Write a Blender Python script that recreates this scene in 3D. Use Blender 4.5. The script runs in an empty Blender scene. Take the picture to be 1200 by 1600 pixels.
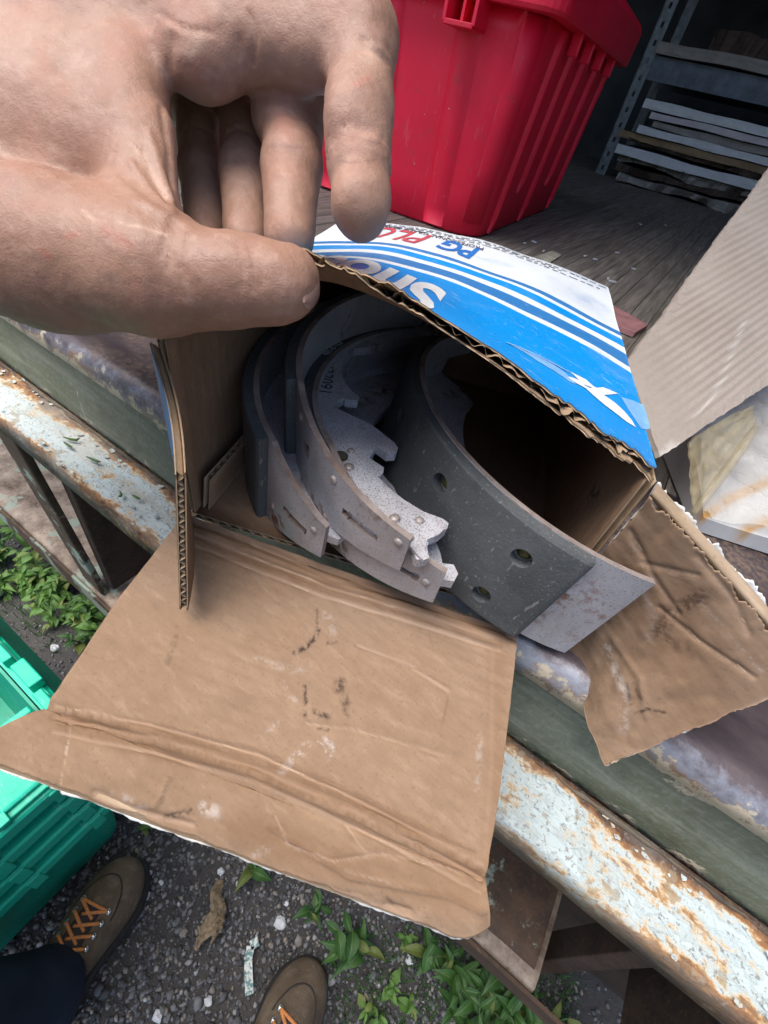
import bpy, bmesh, math, random
import numpy as np
from mathutils import Vector, Matrix, noise as mnoise

# ---------------------------------------------------------------- camera
random.seed(7); rng = np.random.default_rng(7)
scene = bpy.context.scene
F_PX, CX, CY = 700.0, 600.0, 800.0          # photo focal length / centre in photo pixels (1200x1600)
CAM = np.array([0.0, 0.0, 1.25])
ROT = np.array([[0.808, -0.508, 0.299], [0.563, 0.514, -0.647], [0.175, 0.691, 0.701]])
U_, _, V_ = np.linalg.svd(ROT); ROT = U_ @ V_
cd = bpy.data.cameras.new('camera'); cam = bpy.data.objects.new('camera', cd)
scene.collection.objects.link(cam); scene.camera = cam
cd.sensor_fit = 'HORIZONTAL'; cd.sensor_width = 36.0; cd.lens = 36.0 * F_PX / 1200.0
cd.clip_start = 0.01; cd.clip_end = 300.0
mw = Matrix.Identity(4)
for i in range(3):
    for j in range(3): mw[i][j] = ROT[i][j]
mw.translation = Vector(CAM); cam.matrix_world = mw
scene.render.resolution_x = 768; scene.render.resolution_y = 1024

# ---------------------------------------------------------------- world, sun, exposure
SUN_EL, SUN_AZ = 75.0, 248.0                 # soft, high light from behind the camera and a little to the left
w = bpy.data.worlds.new('World'); scene.world = w; w.use_nodes = True
nt = w.node_tree; bg = nt.nodes['Background']
sky = nt.nodes.new('ShaderNodeTexSky'); sky.sky_type = 'NISHITA'; sky.sun_disc = False
sky.sun_elevation = math.radians(SUN_EL); sky.sun_rotation = math.radians(SUN_AZ)
sky.air_density = 1.0; sky.dust_density = 3.0; sky.ozone_density = 1.0
nt.links.new(sky.outputs[0], bg.inputs[0]); bg.inputs[1].default_value = 0.08
sl = bpy.data.lights.new('sun', 'SUN'); sl.energy = 1.5; sl.angle = math.radians(60); sl.color = (1.0, 0.96, 0.9)
so = bpy.data.objects.new('sun', sl); scene.collection.objects.link(so)
az, el = math.radians(SUN_AZ), math.radians(SUN_EL)
sd = Vector((math.sin(az) * math.cos(el), math.cos(az) * math.cos(el), math.sin(el)))
so.rotation_euler = sd.to_track_quat('Z', 'Y').to_euler()
scene.view_settings.view_transform = 'Standard'; scene.view_settings.look = 'None'
scene.view_settings.gamma = 1.0; scene.view_settings.exposure = 2.05

# ---------------------------------------------------------------- pixel helpers (photo pixel = direction only)
def ray(px, py):
    d = np.array([px - CX, CY - py, -F_PX]); return ROT @ d
def PZ(px, py, z):                            # where that direction meets a level plane
    r = ray(px, py); return CAM + r * ((z - CAM[2]) / r[2])
def PY(px, py, y):                            # ... an upright plane across the truck
    r = ray(px, py); return CAM + r * (y / r[1])
def PD(px, py, d):                            # ... a distance along the optical axis
    return CAM + ray(px, py) * (d / F_PX)
def PP(px, py, p0, n):                        # ... any plane
    r = ray(px, py); return CAM + r * (np.dot(n, p0 - CAM) / np.dot(n, r))
def proj(V):
    d = (np.asarray(V) - CAM) @ ROT
    return np.stack([CX + F_PX * d[..., 0] / -d[..., 2], CY - F_PX * d[..., 1] / -d[..., 2]], -1)

# ---------------------------------------------------------------- object helpers
col = scene.collection
def obj(name, V, F, mat, parent=None, origin=None, smooth=False, mi=None, uv=None, local=False):
    """one mesh object; V in world coordinates (or in the parent's space if local)"""
    V = np.asarray(V, float)
    if local: o0 = np.zeros(3)
    elif parent is not None: o0 = np.array(parent['base'])
    elif origin is not None: o0 = np.array(origin)
    else: o0 = np.array([V[:, 0].mean(), V[:, 1].mean(), V[:, 2].min()])
    me = bpy.data.meshes.new(name)
    me.from_pydata((V - o0).tolist(), [], [tuple(int(i) for i in f) for f in F])
    mats = mat if isinstance(mat, (list, tuple)) else [mat]
    for m in mats: me.materials.append(m)
    if mi is not None: me.polygons.foreach_set('material_index', np.asarray(mi, np.int32))
    if smooth: me.polygons.foreach_set('use_smooth', [True] * len(me.polygons))
    if uv is not None:
        ul = me.uv_layers.new(name='UVMap'); li = np.zeros(len(me.loops), np.int32)
        me.loops.foreach_get('vertex_index', li)
        ul.data.foreach_set('uv', np.asarray(uv, np.float32)[li].ravel())
    me.update()
    o = bpy.data.objects.new(name, me); col.objects.link(o)
    if parent is not None:
        o.parent = parent; o['base'] = list(parent['base'])
    else:
        o.location = o0
        o['base'] = list(map(float, o0))
    return o
def sub(o, parent):                            # mesh already built in the thing's space -> make it a sub-part
    o.parent = parent; return o
def thing(name, label, cat, base, group=None):
    o = bpy.data.objects.new(name, None); col.objects.link(o); o.empty_display_size = 0.05
    o.location = base; o['base'] = [float(x) for x in base]
    tag(o, label, cat, group); return o
def tag(o, label, cat=None, group=None, kind=None):
    if label: o['label'] = label
    if cat: o['category'] = cat
    if group: o['group'] = group
    if kind: o['kind'] = kind
    return o
def keep_base(o, parent): o['base'] = parent['base']; return o
def copy_tree(o, parent=None):
    c = o.copy(); col.objects.link(c); c.parent = parent
    for ch in o.children: copy_tree(ch, c)
    return c
class MB:
    def __init__(s): s.V = []; s.F = []; s.MI = []
    def add(s, V, F, m=0):
        b = len(s.V); s.V += [tuple(v) for v in V]; s.F += [tuple(i + b for i in f) for f in F]; s.MI += [m] * len(F)
    def box(s, c, h, ax=None, m=0, bev=0.0):
        c = np.array(c, float); A = np.eye(3) if ax is None else np.array(ax, float)
        if bev <= 0:
            P = [c + A.T @ (np.array(h) * np.array(q)) for q in ((-1,-1,-1),(1,-1,-1),(1,1,-1),(-1,1,-1),(-1,-1,1),(1,-1,1),(1,1,1),(-1,1,1))]
            s.add(P, [(0,3,2,1),(4,5,6,7),(0,1,5,4),(1,2,6,5),(2,3,7,6),(3,0,4,7)], m)
        else:
            bm = bmesh.new(); bmesh.ops.create_cube(bm, size=2)
            for v in bm.verts: v.co = Vector((v.co.x * h[0], v.co.y * h[1], v.co.z * h[2]))
            bmesh.ops.bevel(bm, geom=bm.edges[:], offset=bev, segments=2, affect='EDGES', profile=.5)
            bm.verts.ensure_lookup_table()
            s.add([c + A.T @ np.array(v.co) for v in bm.verts], [[v.index for v in f.verts] for f in bm.faces], m); bm.free()
    def bar(s, a, b, wx, wy, up=(0, 0, 1), m=0, bev=0.0):
        a = np.array(a, float); b = np.array(b, float); d = b - a; L = np.linalg.norm(d); d = d / L
        x = np.cross(d, np.array(up, float)); x /= np.linalg.norm(x); y = np.cross(x, d)
        s.box((a + b) / 2, (wx, L / 2, wy), [x, d, y], m, bev)
    def tube(s, P, r, n=8, m=0, cap=True):
        P = np.array(P, float); k = len(P); r = np.broadcast_to(r, k)
        T = np.gradient(P, axis=0); T /= np.linalg.norm(T, axis=1)[:, None] + 1e-12
        ref = np.array([0, 0, 1.0]) if abs(T[0][2]) < .9 else np.array([1.0, 0, 0])
        V = []; x = np.cross(T[0], ref); x /= np.linalg.norm(x)
        for i in range(k):
            x = x - T[i] * np.dot(x, T[i]); x /= np.linalg.norm(x); y = np.cross(T[i], x)
            for j in range(n):
                a = 2 * math.pi * j / n; V.append(P[i] + r[i] * (math.cos(a) * x + math.sin(a) * y))
        F = [(i*n+j, i*n+(j+1) % n, (i+1)*n+(j+1) % n, (i+1)*n+j) for i in range(k-1) for j in range(n)]
        if cap: F += [tuple(range(n))[::-1], tuple((k-1)*n + j for j in range(n))]
        s.add(V, F, m)
    def dome(s, c, n, r, h, k=10, m=0):
        c = np.array(c, float); n = np.array(n, float); n /= np.linalg.norm(n)
        ref = np.array([0, 0, 1.0]) if abs(n[2]) < .9 else np.array([1.0, 0, 0])
        x = np.cross(n, ref); x /= np.linalg.norm(x); y = np.cross(n, x); V = []; F = []
        for a, (rr, hh) in enumerate(((1, 0), (.85, .55), (.5, .9))):
            for j in range(k):
                t = 2 * math.pi * j / k; V.append(c + r * rr * (math.cos(t) * x + math.sin(t) * y) + n * h * hh)
        V.append(c + n * h)
        for a in range(2): F += [(a*k+j, a*k+(j+1) % k, (a+1)*k+(j+1) % k, (a+1)*k+j) for j in range(k)]
        F += [(2*k+j, 2*k+(j+1) % k, 3*k) for j in range(k)]
        s.add(V, F, m)
    def build(s, name, mat, parent=None, **kw): return obj(name, s.V, s.F, mat, parent, mi=s.MI, **kw)

def solid_grid(fn, nu, nv, t, mask=None, mi=None):
    """fn(u,v)->(point, normal); solid sheet of thickness t behind it; mask(u,v) False = hole"""
    P = np.zeros((nu + 1, nv + 1, 3)); N = np.zeros_like(P)
    for i in range(nu + 1):
        for j in range(nv + 1): P[i, j], N[i, j] = fn(i / nu, j / nv)
    V = np.concatenate([P.reshape(-1, 3), (P - N * t).reshape(-1, 3)]); n1 = (nu + 1) * (nv + 1)
    idx = lambda i, j: i * (nv + 1) + j
    K = np.ones((nu, nv), bool)
    if mask is not None:
        for i in range(nu):
            for j in range(nv): K[i, j] = mask((i + .5) / nu, (j + .5) / nv)
    F = []
    for i in range(nu):
        for j in range(nv):
            if not K[i, j]: continue
            a, b, c, d = idx(i, j), idx(i+1, j), idx(i+1, j+1), idx(i, j+1)
            F.append((a, b, c, d)); F.append((d+n1, c+n1, b+n1, a+n1)); k0 = len(F)
            if mi is not None: mi += [0, 0]
            if i == 0 or not K[i-1, j]: F.append((a, d, d+n1, a+n1))
            if i == nu-1 or not K[i+1, j]: F.append((c, b, b+n1, c+n1))
            if j == 0 or not K[i, j-1]: F.append((b, a, a+n1, b+n1))
            if j == nv-1 or not K[i, j+1]: F.append((d, c, c+n1, d+n1))
            if mi is not None: mi += [1] * (len(F) - k0)
    return V, F

def extrude_poly(P, z0, z1, xy=None):
    """2D outline -> prism; xy maps (x,y,z)"""
    n = len(P); V = [(p[0], p[1], z0) for p in P] + [(p[0], p[1], z1) for p in P]
    F = [tuple(range(n))[::-1], tuple(range(n, 2*n))] + [(i, (i+1) % n, n+(i+1) % n, n+i) for i in range(n)]
    if xy: V = [xy(*v) for v in V]
    return V, F

# ---------------------------------------------------------------- implicit surfaces (hand, boots, clothing)
def smin(a, b, k):
    h = np.clip(.5 + .5 * (b - a) / k, 0, 1); return b * (1 - h) + a * h - k * h * (1 - h)
def smax(a, b, k): return -smin(-a, -b, k)
def sd_cone(X, a, b, ra, rb):
    a = np.asarray(a, np.float32); b = np.asarray(b, np.float32); d = b - a
    t = np.clip(((X - a) @ d) / np.dot(d, d), 0, 1)
    return np.linalg.norm(X - a - t[..., None] * d, axis=-1) - (ra + (rb - ra) * t)
def sd_ell(X, c, r, A=None):
    q = X - np.asarray(c, np.float32)
    if A is not None: q = q @ np.asarray(A, np.float32).T
    r = np.asarray(r, np.float32); k0 = np.linalg.norm(q / r, axis=-1); k1 = np.linalg.norm(q / (r * r), axis=-1)
    return k0 * (k0 - 1) / (k1 + 1e-6)
def sd_box(X, c, h, A, rad):
    q = np.abs((X - np.asarray(c, np.float32)) @ np.asarray(A, np.float32).T) - (np.asarray(h, np.float32) - rad)
    return np.linalg.norm(np.maximum(q, 0), axis=-1) + np.minimum(q.max(-1), 0) - rad
def grid(lo, hi, h):
    ax = [np.arange(lo[i], hi[i] + h, h, dtype=np.float32) for i in range(3)]
    return np.stack(np.meshgrid(*ax, indexing='ij'), -1)
def surface_nets(D, lo, h):
    S = D < 0; n = np.array(D.shape); acc = np.zeros(tuple(n - 1) + (3,), np.float32); cnt = np.zeros(tuple(n - 1), np.int16)
    base = np.stack(np.meshgrid(*[np.arange(k - 1, dtype=np.float32) for k in n], indexing='ij'), -1)
    def cell(A, o): return A[o[0]:n[0]-1+o[0], o[1]:n[1]-1+o[1], o[2]:n[2]-1+o[2]]
    for ax in range(3):
        o1, o2 = [k for k in range(3) if k != ax]
        for p in (0, 1):
            for q in (0, 1):
                A = [0, 0, 0]; A[o1] = p; A[o2] = q; B = list(A); B[ax] = 1
                f0, f1 = cell(D, A), cell(D, B); m = (f0 < 0) != (f1 < 0)
                t = np.where(m, f0 / np.where(m, f0 - f1, 1), 0)
                pos = np.array(A, np.float32) + base; pos[..., ax] += t
                acc += np.where(m[..., None], pos, 0); cnt += m
    act = cnt > 0; ids = -np.ones(act.shape, np.int64); ids[act] = np.arange(act.sum())
    V = acc[act] / cnt[act][:, None] * h + np.asarray(lo, np.float32)
    F = []
    for ax in range(3):
        o1, o2 = (ax + 1) % 3, (ax + 2) % 3
        sA = [slice(None)] * 3; sB = [slice(None)] * 3; sA[ax] = slice(0, -1); sB[ax] = slice(1, None)
        s0, s1 = S[tuple(sA)], S[tuple(sB)]; I = np.argwhere(s0 != s1)
        I = I[(I[:, o1] > 0) & (I[:, o2] > 0) & (I[:, o1] < n[o1]-1) & (I[:, o2] < n[o2]-1)]
        def g(da, db):
            J = I.copy(); J[:, o1] -= da; J[:, o2] -= db; return ids[J[:, 0], J[:, 1], J[:, 2]]
        Q = np.stack([g(1, 1), g(0, 1), g(0, 0), g(1, 0)], 1)
        flip = ~s0[I[:, 0], I[:, 1], I[:, 2]]; Q[flip] = Q[flip][:, ::-1]
        F.append(Q)
    F = np.concatenate(F); F = F[(F >= 0).all(1)]
    return V.astype(float), F

def seg_dist(Q, poly):
    """distance of 2D points Q to a polyline"""
    d = np.full(len(Q), 1e9)
    for a, b in zip(poly[:-1], poly[1:]):
        a = np.array(a, float); b = np.array(b, float); e = b - a
        t = np.clip(((Q - a) @ e) / (e @ e + 1e-9), 0, 1)
        d = np.minimum(d, np.linalg.norm(Q - a - t[:, None] * e, axis=1))
    return d
def attr(o, name, vals):
    a = o.data.attributes.new(name, 'FLOAT', 'POINT'); a.data.foreach_set('value', np.asarray(vals, np.float32))

# ---------------------------------------------------------------- materials
class Mat:
    def __init__(s, name, rough=.6, metal=0.0, spec=.5):
        s.m = bpy.data.materials.new(name); s.m.use_nodes = True; s.nt = s.m.node_tree
        s.b = s.nt.nodes['Principled BSDF']; s.b.inputs['Roughness'].default_value = rough
        s.b.inputs['Metallic'].default_value = metal; s.b.inputs['Specular IOR Level'].default_value = spec
        s.co = s.nt.nodes.new('ShaderNodeTexCoord').outputs['Object']; s.tc = s.nt.nodes[-1]
    def L(s, a, b): s.nt.links.new(a, b)
    def uv(s): s.co = s.tc.outputs['UV']; return s
    def scale(s, v):
        n = s.nt.nodes.new('ShaderNodeMapping'); n.inputs['Scale'].default_value = v; s.L(s.co, n.inputs[0]); return n.outputs[0]
    def noise(s, scale, detail=4, rough=.55, co=None, dist=0.0):
        n = s.nt.nodes.new('ShaderNodeTexNoise'); n.inputs['Scale'].default_value = scale; n.inputs['Detail'].default_value = detail
        n.inputs['Roughness'].default_value = rough; n.inputs['Distortion'].default_value = dist; s.L(co or s.co, n.inputs['Vector']); return n.outputs['Fac']
    def voro(s, scale, feat='F1', co=None, out='Distance'):
        n = s.nt.nodes.new('ShaderNodeTexVoronoi'); n.feature = feat; n.inputs['Scale'].default_value = scale; s.L(co or s.co, n.inputs['Vector']); return n.outputs[out]
    def wave(s, scale, dist=0, co=None, dir='X'):
        n = s.nt.nodes.new('ShaderNodeTexWave'); n.bands_direction = dir; n.inputs['Scale'].default_value = scale; n.inputs['Distortion'].default_value = dist; s.L(co or s.co, n.inputs['Vector']); return n.outputs['Fac']
    def ramp(s, fac, stops, interp='LINEAR'):
        n = s.nt.nodes.new('ShaderNodeValToRGB'); n.color_ramp.interpolation = interp; e = n.color_ramp.elements
        while len(e) < len(stops): e.new(.5)
        for q, (p, c) in zip(e, stops): q.position = p; q.color = tuple(c) + (1,) if len(c) == 3 else c
        s.L(fac, n.inputs[0]); return n.outputs[0]
    def thr(s, fac, a, b):                     # float step a..b -> 0..1
        n = s.nt.nodes.new('ShaderNodeMapRange'); n.clamp = True; n.inputs[1].default_value = a; n.inputs[2].default_value = b; s.L(fac, n.inputs[0]); return n.outputs[0]
    def math(s, op, a, b=None):
        n = s.nt.nodes.new('ShaderNodeMath'); n.operation = op
        for k, x in enumerate((a, b)):
            if x is None: continue
            if isinstance(x, (int, float)): n.inputs[k].default_value = x
            else: s.L(x, n.inputs[k])
        return n.outputs[0]
    def mix(s, fac, a, b, mode='MIX'):
        n = s.nt.nodes.new('ShaderNodeMix'); n.data_type = 'RGBA'; n.blend_type = mode
        for k, x in ((0, fac), (6, a), (7, b)):
            if isinstance(x, (int, float)): n.inputs[k].default_value = x
            elif isinstance(x, tuple): n.inputs[k].default_value = x + (1,) if len(x) == 3 else x
            else: s.L(x, n.inputs[k])
        return n.outputs[2]
    def attr(s, name):
        n = s.nt.nodes.new('ShaderNodeAttribute'); n.attribute_name = name; return n.outputs['Fac']
    def rnd(s): return s.nt.nodes.new('ShaderNodeObjectInfo').outputs['Random']
    def sep(s, co=None):
        n = s.nt.nodes.new('ShaderNodeSeparateXYZ'); s.L(co or s.co, n.inputs[0]); return n.outputs
    def col(s, c):
        if isinstance(c, tuple): s.b.inputs['Base Color'].default_value = c + (1,)
        else: s.L(c, s.b.inputs['Base Color'])
        return s
    def rough(s, r):
        if isinstance(r, (int, float)): s.b.inputs['Roughness'].default_value = r
        else: s.L(r, s.b.inputs['Roughness'])
        return s
    def bump(s, h, strength=.3, dist=.001):
        n = s.nt.nodes.new('ShaderNodeBump'); n.inputs['Strength'].default_value = strength; n.inputs['Distance'].default_value = dist
        s.L(h, n.inputs['Height'])
        prev = s.b.inputs['Normal'].links
        if prev: s.L(prev[0].from_socket, n.inputs['Normal'])
        s.L(n.outputs[0], s.b.inputs['Normal']); return s

def plain(name, c, rough=.6, metal=0.0, var=.25, scale=40, spec=.4):
    m = Mat(name, rough, metal, spec); f = m.noise(scale, 5)
    m.col(m.mix(m.thr(f, .3, .7), tuple(x * (1 - var) for x in c), tuple(min(1, x * (1 + var)) for x in c))); return m.m
# ================================================================ materials of the place
def m_kraft(name, base=(.335, .205, .122), lines=True, fl=0, fn=30):
    m = Mat(name, .85, spec=.25)
    n1 = m.noise(14, 7, .65); n2 = m.noise(190, 5, .6); n3 = m.noise(5, 4); fib = m.noise(60, 5, .6, co=m.scale((1, 6, 3)))
    c = m.mix(m.thr(n1, .3, .72), tuple(x * .8 for x in base), tuple(x * 1.13 for x in base))
    c = m.mix(m.math('MULTIPLY', m.thr(n2, .45, .8), .35), c, tuple(x * .62 for x in base))
    c = m.mix(m.math('MULTIPLY', m.thr(n3, .5, .75), .5), c, (base[0] * 1.2, base[1] * 1.28, base[2] * 1.45))
    c = m.mix(m.math('MULTIPLY', m.thr(fib, .42, .72), .5), c, tuple(x * .70 for x in base)); c = m.mix(m.math('MULTIPLY', m.thr(m.noise(27, 6, .65), .50, .72), .45), c, (base[0] * .66, base[1] * .6, base[2] * .55)); c = m.mix(m.math('MULTIPLY', m.thr(m.noise(75, 5, .65, co=m.scale((1, 3, 1))), .54, .70), .4), c, (base[0] * 1.3, base[1] * 1.4, base[2] * 1.55)); c = m.mix(m.math('MULTIPLY', m.thr(m.noise(700, 2), .6, .72), .35), c, tuple(x * .45 for x in base))
    st = m.math('MULTIPLY', m.attr('stain'), m.thr(m.noise(420, 4), .38, .55))
    c = m.mix(st, c, (.035, .022, .02))
    sc = m.math('MULTIPLY', m.attr('scuff'), m.thr(m.noise(260, 6, .7), .44, .60))
    c = m.mix(m.math('MULTIPLY', sc, .7), c, (.66, .63, .60))
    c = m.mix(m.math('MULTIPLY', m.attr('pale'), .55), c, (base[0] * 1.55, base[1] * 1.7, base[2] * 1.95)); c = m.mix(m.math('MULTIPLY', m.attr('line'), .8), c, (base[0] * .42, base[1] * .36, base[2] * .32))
    dk = m.attr('dark_zone'); c = m.mix(m.math('MULTIPLY', dk, .75), c, (base[0] * .62, base[1] * .5, base[2] * .38))  # broad darker brown zones along folds and edges
    m.col(c)
    if lines:
        x = m.sep(m.tc.outputs['UV']); wv = m.math('ADD', x[fl], m.math('MULTIPLY', m.noise(9, 3), .012))
        w = m.math('SINE', m.math('MULTIPLY', wv, 2 * math.pi * fn)); lm = m.thr(m.noise(11, 4), .38, .68)
        wl = m.math('MULTIPLY', m.math('MULTIPLY', m.thr(w, .1, 1.0), lm), .34); c = m.mix(wl, c, tuple(x_ * .62 for x_ in base)); m.col(c)
        m.bump(m.math('MULTIPLY', w, lm), .10, .0005)
    m.bump(n2, .4, .0005); m.bump(n1, .45, .002); m.bump(fib, .2, .0008)
    return m.m
K_IN = m_kraft('kraft_inside', (.30, .185, .112)); K_FLAP = m_kraft('kraft_flap', (.315, .205, .13), True, 1, 22); K_DIRTY = m_kraft('kraft_dirty', (.27, .175, .11), True, 1, 18); K_EDGE = m_kraft('kraft_edge', (.42, .30, .19), False)
def m_whiteliner():
    m = Mat('white_liner', .8, spec=.3); n = m.noise(60, 5)
    m.col(m.mix(m.thr(n, .4, .7), (.78, .78, .76), (.5, .45, .38))); m.bump(n, .3, .001); return m.m
WHITE_LINER = m_whiteliner()
def m_print():
    """printed carton top: white band at the back, blue field, white stripes that bow"""
    m = Mat('carton_print', .38, spec=.5); x = m.sep(m.tc.outputs['UV']); u, v = x[0], x[1]
    # stripe coordinate: s = v - bow(u)
    d = m.math('SUBTRACT', u, .62); bow = m.math('MULTIPLY', m.math('MULTIPLY', d, d), -.12)
    tilt = m.math('MULTIPLY', m.math('SUBTRACT', u, .62), .06)
    s = m.math('ADD', m.math('SUBTRACT', v, bow), tilt)
    blue, blue2, wh = (.0, .27, .72), (.03, .19, .47), (.74, .78, .80)
    st = [(0, blue), (.405, wh), (.435, blue2), (.505, wh), (.545, blue), (.595, wh), (.62, blue2), (.652, wh)]
    c = m.ramp(s, st, 'CONSTANT')
    wear = m.thr(m.noise(26, 6, .65), .57, .74)
    c = m.mix(m.math('MULTIPLY', wear, .5), c, (.16, .34, .62))
    spk = m.thr(m.noise(500, 2), .66, .74); c = m.mix(m.math('MULTIPLY', spk, .5), c, (.5, .5, .5))
    scr = m.thr(m.noise(70, 5, .65, co=m.scale((1, 5, 1)), dist=1.0), .62, .68); c = m.mix(m.math('MULTIPLY', scr, .45), c, (.45, .55, .68)); fo = m.thr(m.noise(8, 4, .6), .52, .75); c = m.mix(m.math('MULTIPLY', fo, .3), c, (.02, .17, .50))
    dirt = m.thr(m.noise(14, 5), .5, .8); c = m.mix(m.math('MULTIPLY', dirt, .22), c, (.22, .2, .18))
    m.col(c); m.rough(m.thr(m.noise(30, 4), -.4, 1.4)); m.bump(m.noise(22, 4), .15, .002); return m.m
PRINT = m_print()
BLUE_SIDE = plain('carton_blue', (.01, .17, .46), .45, var=.15, scale=30)
INK_W = plain('ink_white', (.74, .76, .76), .5, var=.1, scale=300)
INK_B = plain('ink_blue', (.02, .17, .52), .5, var=.15, scale=300)
INK_R = plain('ink_red', (.55, .08, .10), .5, var=.2, scale=300)
INK_K = plain('ink_black', (.05, .05, .07), .6, var=.3, scale=300)
INK_P = plain('ink_pale', (.20, .42, .72), .45, var=.15, scale=120)

def m_steel(name='shoe_steel', base=(.56, .53, .54), rust=.62):
    m = Mat(name, .42, .3); n1 = m.noise(55, 5); sp = m.noise(1500, 2); big = m.noise(28, 4)
    c = m.mix(m.thr(n1, .3, .75), tuple(x * .72 for x in base), base)
    c = m.mix(m.math('MULTIPLY', m.thr(sp, rust - .03, rust + .05), .7), c, (.10, .055, .045))
    c = m.mix(m.math('MULTIPLY', m.thr(m.noise(9, 5), .42, .7), .45), c, (.30, .285, .285)); sm = m.thr(m.noise(70, 5, .6, co=m.scale((1, 1, .3))), .52, .7); c = m.mix(m.math('MULTIPLY', sm, .35), c, (.30, .25, .22))
    rr = m.math('MULTIPLY', m.thr(big, .55, .68), m.thr(m.noise(220, 4), .45, .6))
    c = m.mix(rr, c, (.20, .085, .04)); m.col(c)
    m.rough(m.thr(n1, -.4, 1.5)); m.bump(sp, .3, .0005); return m.m
STEEL = m_steel(base=(.58, .575, .61)); WEBST = m_steel('web_steel', (.74, .74, .79), .575); STEEL_EDGE = m_steel('shoe_edge_steel', (.46, .40, .37), .58)
def m_lining():
    m = Mat('friction_lining', .8, spec=.35); n = m.noise(14, 4)
    c = m.mix(m.thr(n, .3, .7), (.055, .06, .063), (.095, .103, .107))
    sw = m.thr(m.noise(35, 5, .6), .5, .72); c = m.mix(m.math('MULTIPLY', sw, .5), c, (.13, .137, .14)); lnn = m.thr(m.noise(420, 3, co=m.scale((1, 1, .05))), .58, .75); c = m.mix(m.math('MULTIPLY', lnn, .25), c, (.03, .033, .035))
    fl = m.thr(m.noise(850, 2), .65, .72); fb = m.thr(m.noise(300, 2, co=m.scale((1, 1, .35))), .68, .74)
    c = m.mix(m.math('MULTIPLY', m.math('MAXIMUM', fl, fb), .55), c, (.3, .3, .29)); m.col(c)
    m.bump(m.noise(700, 3), .5, .0005); m.bump(m.noise(60, 3), .3, .001); return m.m
LINING = m_lining()
HOLE_DARK = plain('hole_shade_dark', (.05, .045, .03), .9, var=.5, scale=200)
RIVET = plain('rivet_brass', (.16, .15, .06), .5, .5, .4, 300)

def m_skin():
    m = Mat('skin', .46, spec=.45)
    n1 = m.noise(16, 4); n2 = m.noise(60, 5); n3 = m.noise(6, 2)
    c = m.mix(m.thr(n1, .3, .7), (.295, .155, .105), (.41, .245, .178))
    c = m.mix(m.math('MULTIPLY', m.thr(n2, .5, .8), .35), c, (.50, .20, .14))
    c = m.mix(m.math('MULTIPLY', m.thr(n3, .45, .75), .3), c, (.43, .26, .15))
    c = m.mix(m.math('MULTIPLY', m.thr(m.noise(230, 4, .6), .52, .68), .4), c, (.46, .29, .22)); c = m.mix(m.math('MULTIPLY', m.thr(m.noise(110, 5, .65), .50, .70), .45), c, (.24, .12, .085)); dotn = m.thr(m.noise(900, 2), .64, .70); c = m.mix(m.math('MULTIPLY', dotn, .2), c, (.20, .10, .075))
    c = m.mix(m.attr('pale'), c, (.72, .50, .38))
    c = m.mix(m.attr('red'), c, (.45, .07, .06))
    c = m.mix(m.math('MULTIPLY', m.attr('crease_shade'), m.thr(m.noise(90, 4), .25, .6)), c, (.14, .07, .055))  # shade in skin creases and nail fold, painted dark
    m.col(c); m.b.inputs['Subsurface Weight'].default_value = .06
    m.b.inputs['Subsurface Radius'].default_value = (.006, .0025, .0012); m.b.inputs['Subsurface Scale'].default_value = .6
    v = m.voro(1250, 'DISTANCE_TO_EDGE'); m.bump(m.thr(v, 0, .2), .13, .0002)
    ln = m.voro(420, 'DISTANCE_TO_EDGE', co=m.scale((.55, 1.0, 1.5))); m.bump(m.thr(ln, 0, .10), .10, .0003); m.bump(m.noise(300, 5, .65), .26, .0005); m.bump(m.noise(85, 5, .6, co=m.scale((1, 1.8, 1))), .5, .0014)
    m.rough(m.thr(n2, -.75, 1.5)); return m.m
SKIN = m_skin(); NAIL = plain('nail', (.34, .205, .165), .3, var=.12, scale=120, spec=.5)

def m_red():
    m = Mat('red_plastic', .36, spec=.5); n = m.noise(12, 5); g = m.noise(800, 2)
    c = m.mix(m.thr(n, .3, .75), (.74, .004, .034), (.88, .008, .05))
    d = m.thr(m.noise(35, 6, .7), .57, .72); c = m.mix(m.math('MULTIPLY', d, .35), c, (.30, .06, .05))
    sp = m.thr(m.noise(210, 2), .76, .79); c = m.mix(sp, c, (.5, .45, .4)); scr = m.thr(m.noise(60, 4, .6, co=m.scale((4, 4, .25)), dist=.8), .62, .68); c = m.mix(m.math('MULTIPLY', scr, .35), c, (.75, .12, .14)); du = m.thr(m.noise(5, 5, .6), .45, .75); c = m.mix(m.math('MULTIPLY', du, .25), c, (.46, .03, .045)); m.col(c)
    m.rough(m.thr(n, -.5, 1.4)); m.bump(g, .12, .0006); return m.m
RED = m_red()
def m_green(name, a, b):
    m = Mat(name, .38, spec=.5); n = m.noise(10, 5); c = m.mix(m.thr(n, .3, .7), a, b)
    sc = m.thr(m.noise(40, 4, co=m.scale((1, 7, 1)), dist=1.5), .6, .68); c = m.mix(m.math('MULTIPLY', sc, .4), c, (.25, .62, .52))
    d = m.thr(m.noise(25, 6, .7), .55, .75); c = m.mix(m.math('MULTIPLY', d, .4), c, (.02, .10, .08)); m.col(c)
    m.rough(m.thr(n, -.4, 1.5)); return m.m
GREEN = m_green('green_plastic', (.0, .44, .27), (.0, .56, .37))
GREEN_SHADED = m_green('green_plastic_shaded', (.0, .26, .16), (.0, .34, .22))  # darker copy of the same green plastic, tote shade put into the colour

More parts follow.
